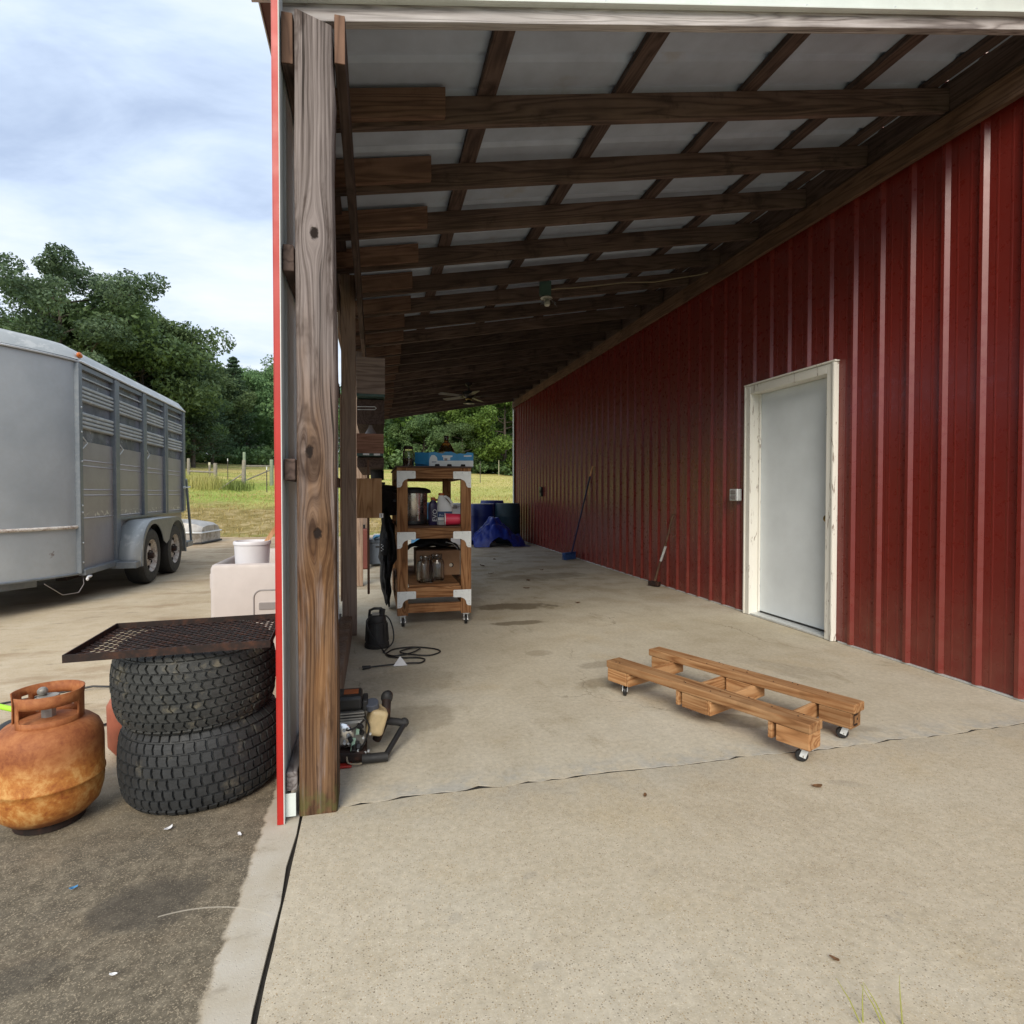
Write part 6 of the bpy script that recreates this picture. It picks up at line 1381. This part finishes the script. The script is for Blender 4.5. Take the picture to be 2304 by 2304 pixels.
def cp(src, px, dep, lab, sc_, rz): return copy_thing(src, at(px, dep), (0, 0, rz), lab, (sc_, sc_, sc_ * (1 + .06 * math.sin(px))))
cp(B1, 250, 41, 'dense dark tree behind the middle of the trailer roof', 1.16, 1.0)
cp(B1, 130, 47, 'dark tree filling the gap below the tall oak crown', 1.05, 2.2)
cp(B2, -70, 42, 'dark tree at the very left edge of the wood', .72, 4.0)
cp(B1, 400, 47, 'rounded tree at the rear end of the trailer', .62, .6)
cp(B2, 375, 56, 'tall dark tree behind the cedar beside the trailer', .84, 3.1)
cp(B1, 455, 57, 'mid green tree above the fence corner post', .86, 5.1)
cp(C1, 529, 58, 'second cedar with a thin spiky top near the red trim', .82, 1.3)
cp(C1, 480, 52, 'shorter cedar between the two taller cedars', .72, 2.6)
cp(B2, 560, 66, 'broad dark tree behind the wooden gate', .80, .4)
cp(B1, 610, 72, 'dark tree beside the red corner trim', .86, 4.4)
cp(C1, 410, 48, 'cedar just left of the tallest cedar beside the trailer', .88, 4.2)
cp(B2, 660, 74, 'dark tree hidden mostly by the near post', .95, 2.0)
cp(B3, 900, 64, 'bright green tree left of the jar under the roof edge', .95, 1.9)
cp(B3, 1075, 70, 'green tree beneath the ceiling fan', .92, 3.7)
cp(B1, 955, 62, 'low dark green tree behind the blue tray', .62, 2.8)
cp(B3, 1135, 60, 'green tree next to the white barn corner', .78, 5.4)
cp(B1, 1180, 72, 'dark green tree behind the barn corner', .9, .9)
cp(B2, 840, 70, 'dark tree behind the wall shelves', .9, 5.9)
cp(B1, 1040, 60, 'small bushy tree at the field edge right of the jug', .50, 4.9)
# deep wood behind that reads as one mass
rng = np.random.RandomState(77); cs = []; rs_ = []
for i in range(430):
    px = rng.uniform(-260, 1500); dep = rng.uniform(60, 84) if px > 420 else rng.uniform(50, 66)
    g = at(px, dep); hmax = (11.0 if px < 430 else 9.0) if px < 850 else 7.4
    if 1080 < px < 1160: hmax = 5.0
    cs.append((g[0], g[1], g[2] + hmax * rng.uniform(.0, 1.0) ** .8)); rs_.append(rng.uniform(1.3, 2.4))
wd = mkobj('woodland', leaf_mesh('woodland', np.array(cs), np.array(rs_), 300, .18, rng, .8, .3), MAT['leafdark'], None); stuff(wd, 'dense dark woodland closing off the field', 'woodland')
cs = []; rs_ = []
for i in range(260):
    px = rng.uniform(330, 1250); g = at(px, (56 if px < 700 else 61) + rng.uniform(-2, 5)); cs.append((g[0], g[1], g[2] + rng.uniform(.1, 1.5))); rs_.append(rng.uniform(.5, 1.1))
wd = mkobj('undergrowth', leaf_mesh('undergrowth', np.array(cs), np.array(rs_), 90, .17, rng, .8, .3), MAT['leafdark'], None); stuff(wd, 'dark undergrowth along the foot of the wood', 'undergrowth')

# ------------------------------------------------------------------ paddock fence and gate
def fpost(label, px, dep, h, r_, mat, cap=None, lean_=0.0, nm='fence_post'):
    x, y, z = at(px, dep); T = thing(nm, label, 'post', (x, y, z + .08), (0, lean_, 0), 'paddock fence posts')
    MB().lathe([(.0, -.2), (r_ * 1.05, -.2), (r_, h * .5), (r_ * .96, h - .02), (r_ * .8, h), (.0, h)], 10).build('shaft', MAT[mat], T, smooth=40)
    if cap: MB().lathe([(r_ * 1.08, h - .14), (r_ * 1.08, h + .012), (.0, h + .015)], 10).build('cap', MAT[cap], T, smooth=40)
    return Vector((x, y, z + .08))
pA = fpost('grey fence post right behind the trailer latch', 426, 29.5, 1.35, .075, 'fencewood')
pB = fpost('cream topped thin post in the weeds', 473, 30, 1.15, .05, 'fencewood', 'postcream')
pC = fpost('stout grey post beside the tall weeds', 486, 29.5, 1.15, .095, 'fencewood')
pD = fpost('slim steel post with white tip between the wooden posts', 514, 34, 1.25, .022, 'steelpost', 'white')
pE = fpost('leaning bare grey corner post of the fence', 548, 28, 1.40, .09, 'fencewood', None, R(2))
pF = fpost('tall greenish post directly behind the leaning corner post', 551, 30, 1.75, .075, 'fencegreen')
pG = fpost('greenish gate post with a diagonal brace', 612, 31, 1.38, .095, 'fencegreen')
pH = fpost('slim dark post with white insulator in front of the brace', 601, 26.5, 1.15, .022, 'steelpost', 'white')
pI = fpost('grey post half hidden by the red corner trim', 626, 33, 2.0, .09, 'fencewood')
def frail(label, a, b_, za, zb2, r_, mat, nm='fence_rail'):
    o = MB().tube([a + Vector((0, 0, za)), b_ + Vector((0, 0, zb2))], r_, 8).build(nm, MAT[mat], smooth=40); tag(o, label, 'rail', 'paddock fence rails')
frail('horizontal grey rail from the trailer to the stout post', pA, pC, .70, .68, .05, 'fencewood')
frail('top rail between the tall greenish post and the gate post', pF, pG, 1.02, 1.02, .045, 'fencewood')
frail('diagonal brace pole running down from the gate post', Vector((pG.x - 1.55, pG.y - .2, terr(pG.x - 1.55, pG.y) + .02)), pG, .05, .85, .035, 'fencewood')
frail('short diagonal stay leaning on the corner post', Vector((pE.x - 1.0, pE.y - .4, terr(pE.x, pE.y) - .12)), pE, .05, .75, .03, 'fencewood')
WF = thing('wire_fence', 'thin wire mesh strung between the paddock posts', 'fence', tuple(pC))
for k in range(6):
    b = MB(); zz_ = .15 + .19 * k; b.tube([p + Vector((0, 0, zz_)) for p in (pA + Vector((-6, .4, 0)), pA, pC, pE)], .006, 4); b.tube([p + Vector((0, 0, zz_)) for p in (pF, pG, pI)], .006, 4); b.build('wire', MAT['steelpost'], WF, world=True)
GT = thing('tube_gate', 'red brown tubular farm gate beside the gate post', 'gate', tuple(pG + Vector((.25, 0, .0))))
gx1 = 3.0
for k, z in enumerate((.22, .38, .55, .74, .95, 1.12)): MB().tube([(0, 0, z), (gx1, .9, z)], .024, 8).build('bar', MAT['gatered'], GT, smooth=40)
for f in (0, .33, .66, 1): MB().tube([(gx1 * f, .9 * f, .2), (gx1 * f, .9 * f, 1.14)], .024, 8).build('upright', MAT['gatered'], GT, smooth=40)
# steel posts in the far field seen through the shelter
for i, (px, dep, lab) in enumerate(((1080, 40, 'thin steel post in the field behind the cart'), (952, 41, 'thin steel post in the field left of the cart opening'), (1122, 58, 'thin pale post at the edge of the far trees'), (860, 58, 'thin pale post far left under the roof edge'))):
    fpost(lab, px, dep, 1.5, .024, 'steelpost' if i < 2 else 'postcream', None, 0, 'field_post')
# ------------------------------------------------------------------ weeds, grass tufts, litter
def blades(name, pts, h, wd_, rng, mat, label, cat, lean_=.5):
    M = len(pts); p = np.array(pts); a_ = rng.uniform(0, 6.283, M); hh = h * rng.uniform(.4, 1.2, M); ln = hh * rng.uniform(.05, lean_, M); ww = wd_ * rng.uniform(.6, 1.3, M)
    dx, dy = np.cos(a_), np.sin(a_); sx_, sy_ = -dy * ww, dx * ww
    v = np.stack([np.stack([p[:, 0] - sx_, p[:, 1] - sy_, p[:, 2]], 1), np.stack([p[:, 0] + sx_, p[:, 1] + sy_, p[:, 2]], 1),
                  np.stack([p[:, 0] + sx_ * .7 + dx * ln * .35, p[:, 1] + sy_ * .7 + dy * ln * .35, p[:, 2] + hh * .6], 1), np.stack([p[:, 0] - sx_ * .7 + dx * ln * .35, p[:, 1] - sy_ * .7 + dy * ln * .35, p[:, 2] + hh * .6], 1),
                  np.stack([p[:, 0] + dx * ln, p[:, 1] + dy * ln, p[:, 2] + hh], 1)], 1).reshape(-1, 3)
    fs = []
    for i in range(M): o = 5 * i; fs += [(o, o + 1, o + 2, o + 3), (o + 3, o + 2, o + 4)]
    me = bpy.data.meshes.new(name); me.from_pydata([tuple(q) for q in v], [], fs); o = mkobj(name, me, MAT[mat], None); stuff(o, label, cat); return o
rng = np.random.RandomState(12)
pts = []
for i in range(1500):
    px = rng.normal(452, 24); dep = rng.normal(28.3, .8); g = at(px, dep); pts.append((g[0], g[1], g[2] + .05))
blades('tall_weeds', pts, .68, .014, rng, 'grassblade', 'clump of tall yellow green weeds at the fence behind the trailer', 'weeds')
pts = []
for i in range(700):
    g = at(rng.normal(535, 14), rng.normal(27.6, .5)); pts.append((g[0], g[1], g[2] + .05))
blades('post_weeds', pts, .45, .016, rng, 'weedgreen', 'low green weeds round the foot of the corner post', 'weeds')
pts = []
for i in range(11000):
    y = rng.uniform(16.1, 27); x = rng.uniform(-.42, .42) * y - 1.0
    if rng.rand() < .55 or y > 22: pts.append((x, y, terr(x, y) - .03))
blades('bank_grass', pts, .11, .012, rng, 'drygrass', 'rough dry grass on the bank beyond the driveway', 'grass', .9)
pts = []
for i in range(9000):
    y = rng.uniform(25, 46); x = rng.uniform(-.42, .30) * y; pts.append((x, y, terr(x, y) - .03))
blades('meadow_grass', pts, .10, .02, rng, 'grassblade', 'taller tufts of grass in the rising field', 'grass', .9)
for i, (x, y, n_) in enumerate(((.976, 1.0, 2), (1.018, .985, 2), (1.06, .975, 1))):
    pts = [(x + rng.uniform(-.02, .02), y + rng.uniform(-.01, .01), -.02) for _ in range(n_)]
    T = thing('grass_sprout', ['left sprig of thin grass at the bottom edge of the apron', 'middle sprig of thin grass at the bottom edge of the apron', 'right sprig of thin grass at the bottom edge of the apron'][i], 'grass sprig', (x, y, 0))
    for k in range(n_):
        a_ = rng.uniform(-2.6, -.4) + math.pi; hh = rng.uniform(.05, .09); MB().tube([(.008 * k, 0, 0), (.008 * k + .02 * math.cos(a_), .01, hh * .5), (.008 * k + .05 * math.cos(a_), .02, hh)], [.0018, .0014, .0004], 5).build('blade', MAT['grassblade'], T)
# leaves and chips
def leafthing(x, y, s_, rz, label, mat='leafdead', grp='dead leaves scattered on the concrete', nm='dead_leaf', cat='leaf'):
    b = MB(); rd = random.Random(int(x * 1000 + y * 77)); n = 9; pts = [(s_ * (1 + .3 * rd.random()) * math.cos(2 * math.pi * i / n), s_ * .45 * (1 + .5 * rd.random()) * math.sin(2 * math.pi * i / n)) for i in range(n)]
    b.v = [(px_, py_, .004 + .35 * abs(px_) * rd.random()) for px_, py_ in pts] + [(0, 0, .002)]; b.f = [(i, (i + 1) % n, n) for i in range(n)]
    o = b.build(nm, MAT[mat], solid=.0008, loc=(x, y, .002), rot=(0, 0, rz)); tag(o, label, cat, grp)
for i, (x, y, s_, l_) in enumerate(((1.55, 7.9, .04, 'brown dead leaf on the slab between the cart and the broom'), (1.9, 7.2, .045, 'curled brown leaf on the slab right of the cart'), (1.72, 6.6, .035, 'small brown leaf on the slab beside the larger oil stain'), (2.35, 8.1, .035, 'brown leaf on the slab closest to the blue broom'), (1.6, 8.8, .05, 'large brown leaf on the slab in front of the tarp'), (2.0, 5.6, .028, 'small brown leaf on the slab nearest the sledge'), (1.95, 9.6, .045, 'brown leaf on the slab farthest back before the tarp'), (1.62, 1.86, .018, 'reddish leaf bit on the apron just below the dolly'), (.95, 1.95, .012, 'tiny leaf bit on the apron near the joint'), (1.05, 1.15, .010, 'tiny dark leaf bit low on the apron'))):
    leafthing(x, y, s_, i * 1.3, l_)
for i, (x, y, s_, l_) in enumerate(((-1.02, 1.78, .012, 'white chip on the dark concrete below the propane tank'), (-.70, 2.12, .014, 'white chip at the foot of the lower tyre'), (-.46, 2.03, .010, 'white chip on the concrete beside the red corner trim'), (-.62, 1.50, .008, 'small white chip on the dark concrete left of the strip'))):
    leafthing(x, y, s_, i, l_, 'paper', 'white chips on the old concrete', 'paint_chip', 'chip')
leafthing(-.86, 1.86, .010, .6, 'tiny blue plastic bit on the dark concrete', 'ltblue', 'plastic bits on the old concrete', 'plastic_bit', 'plastic bit')
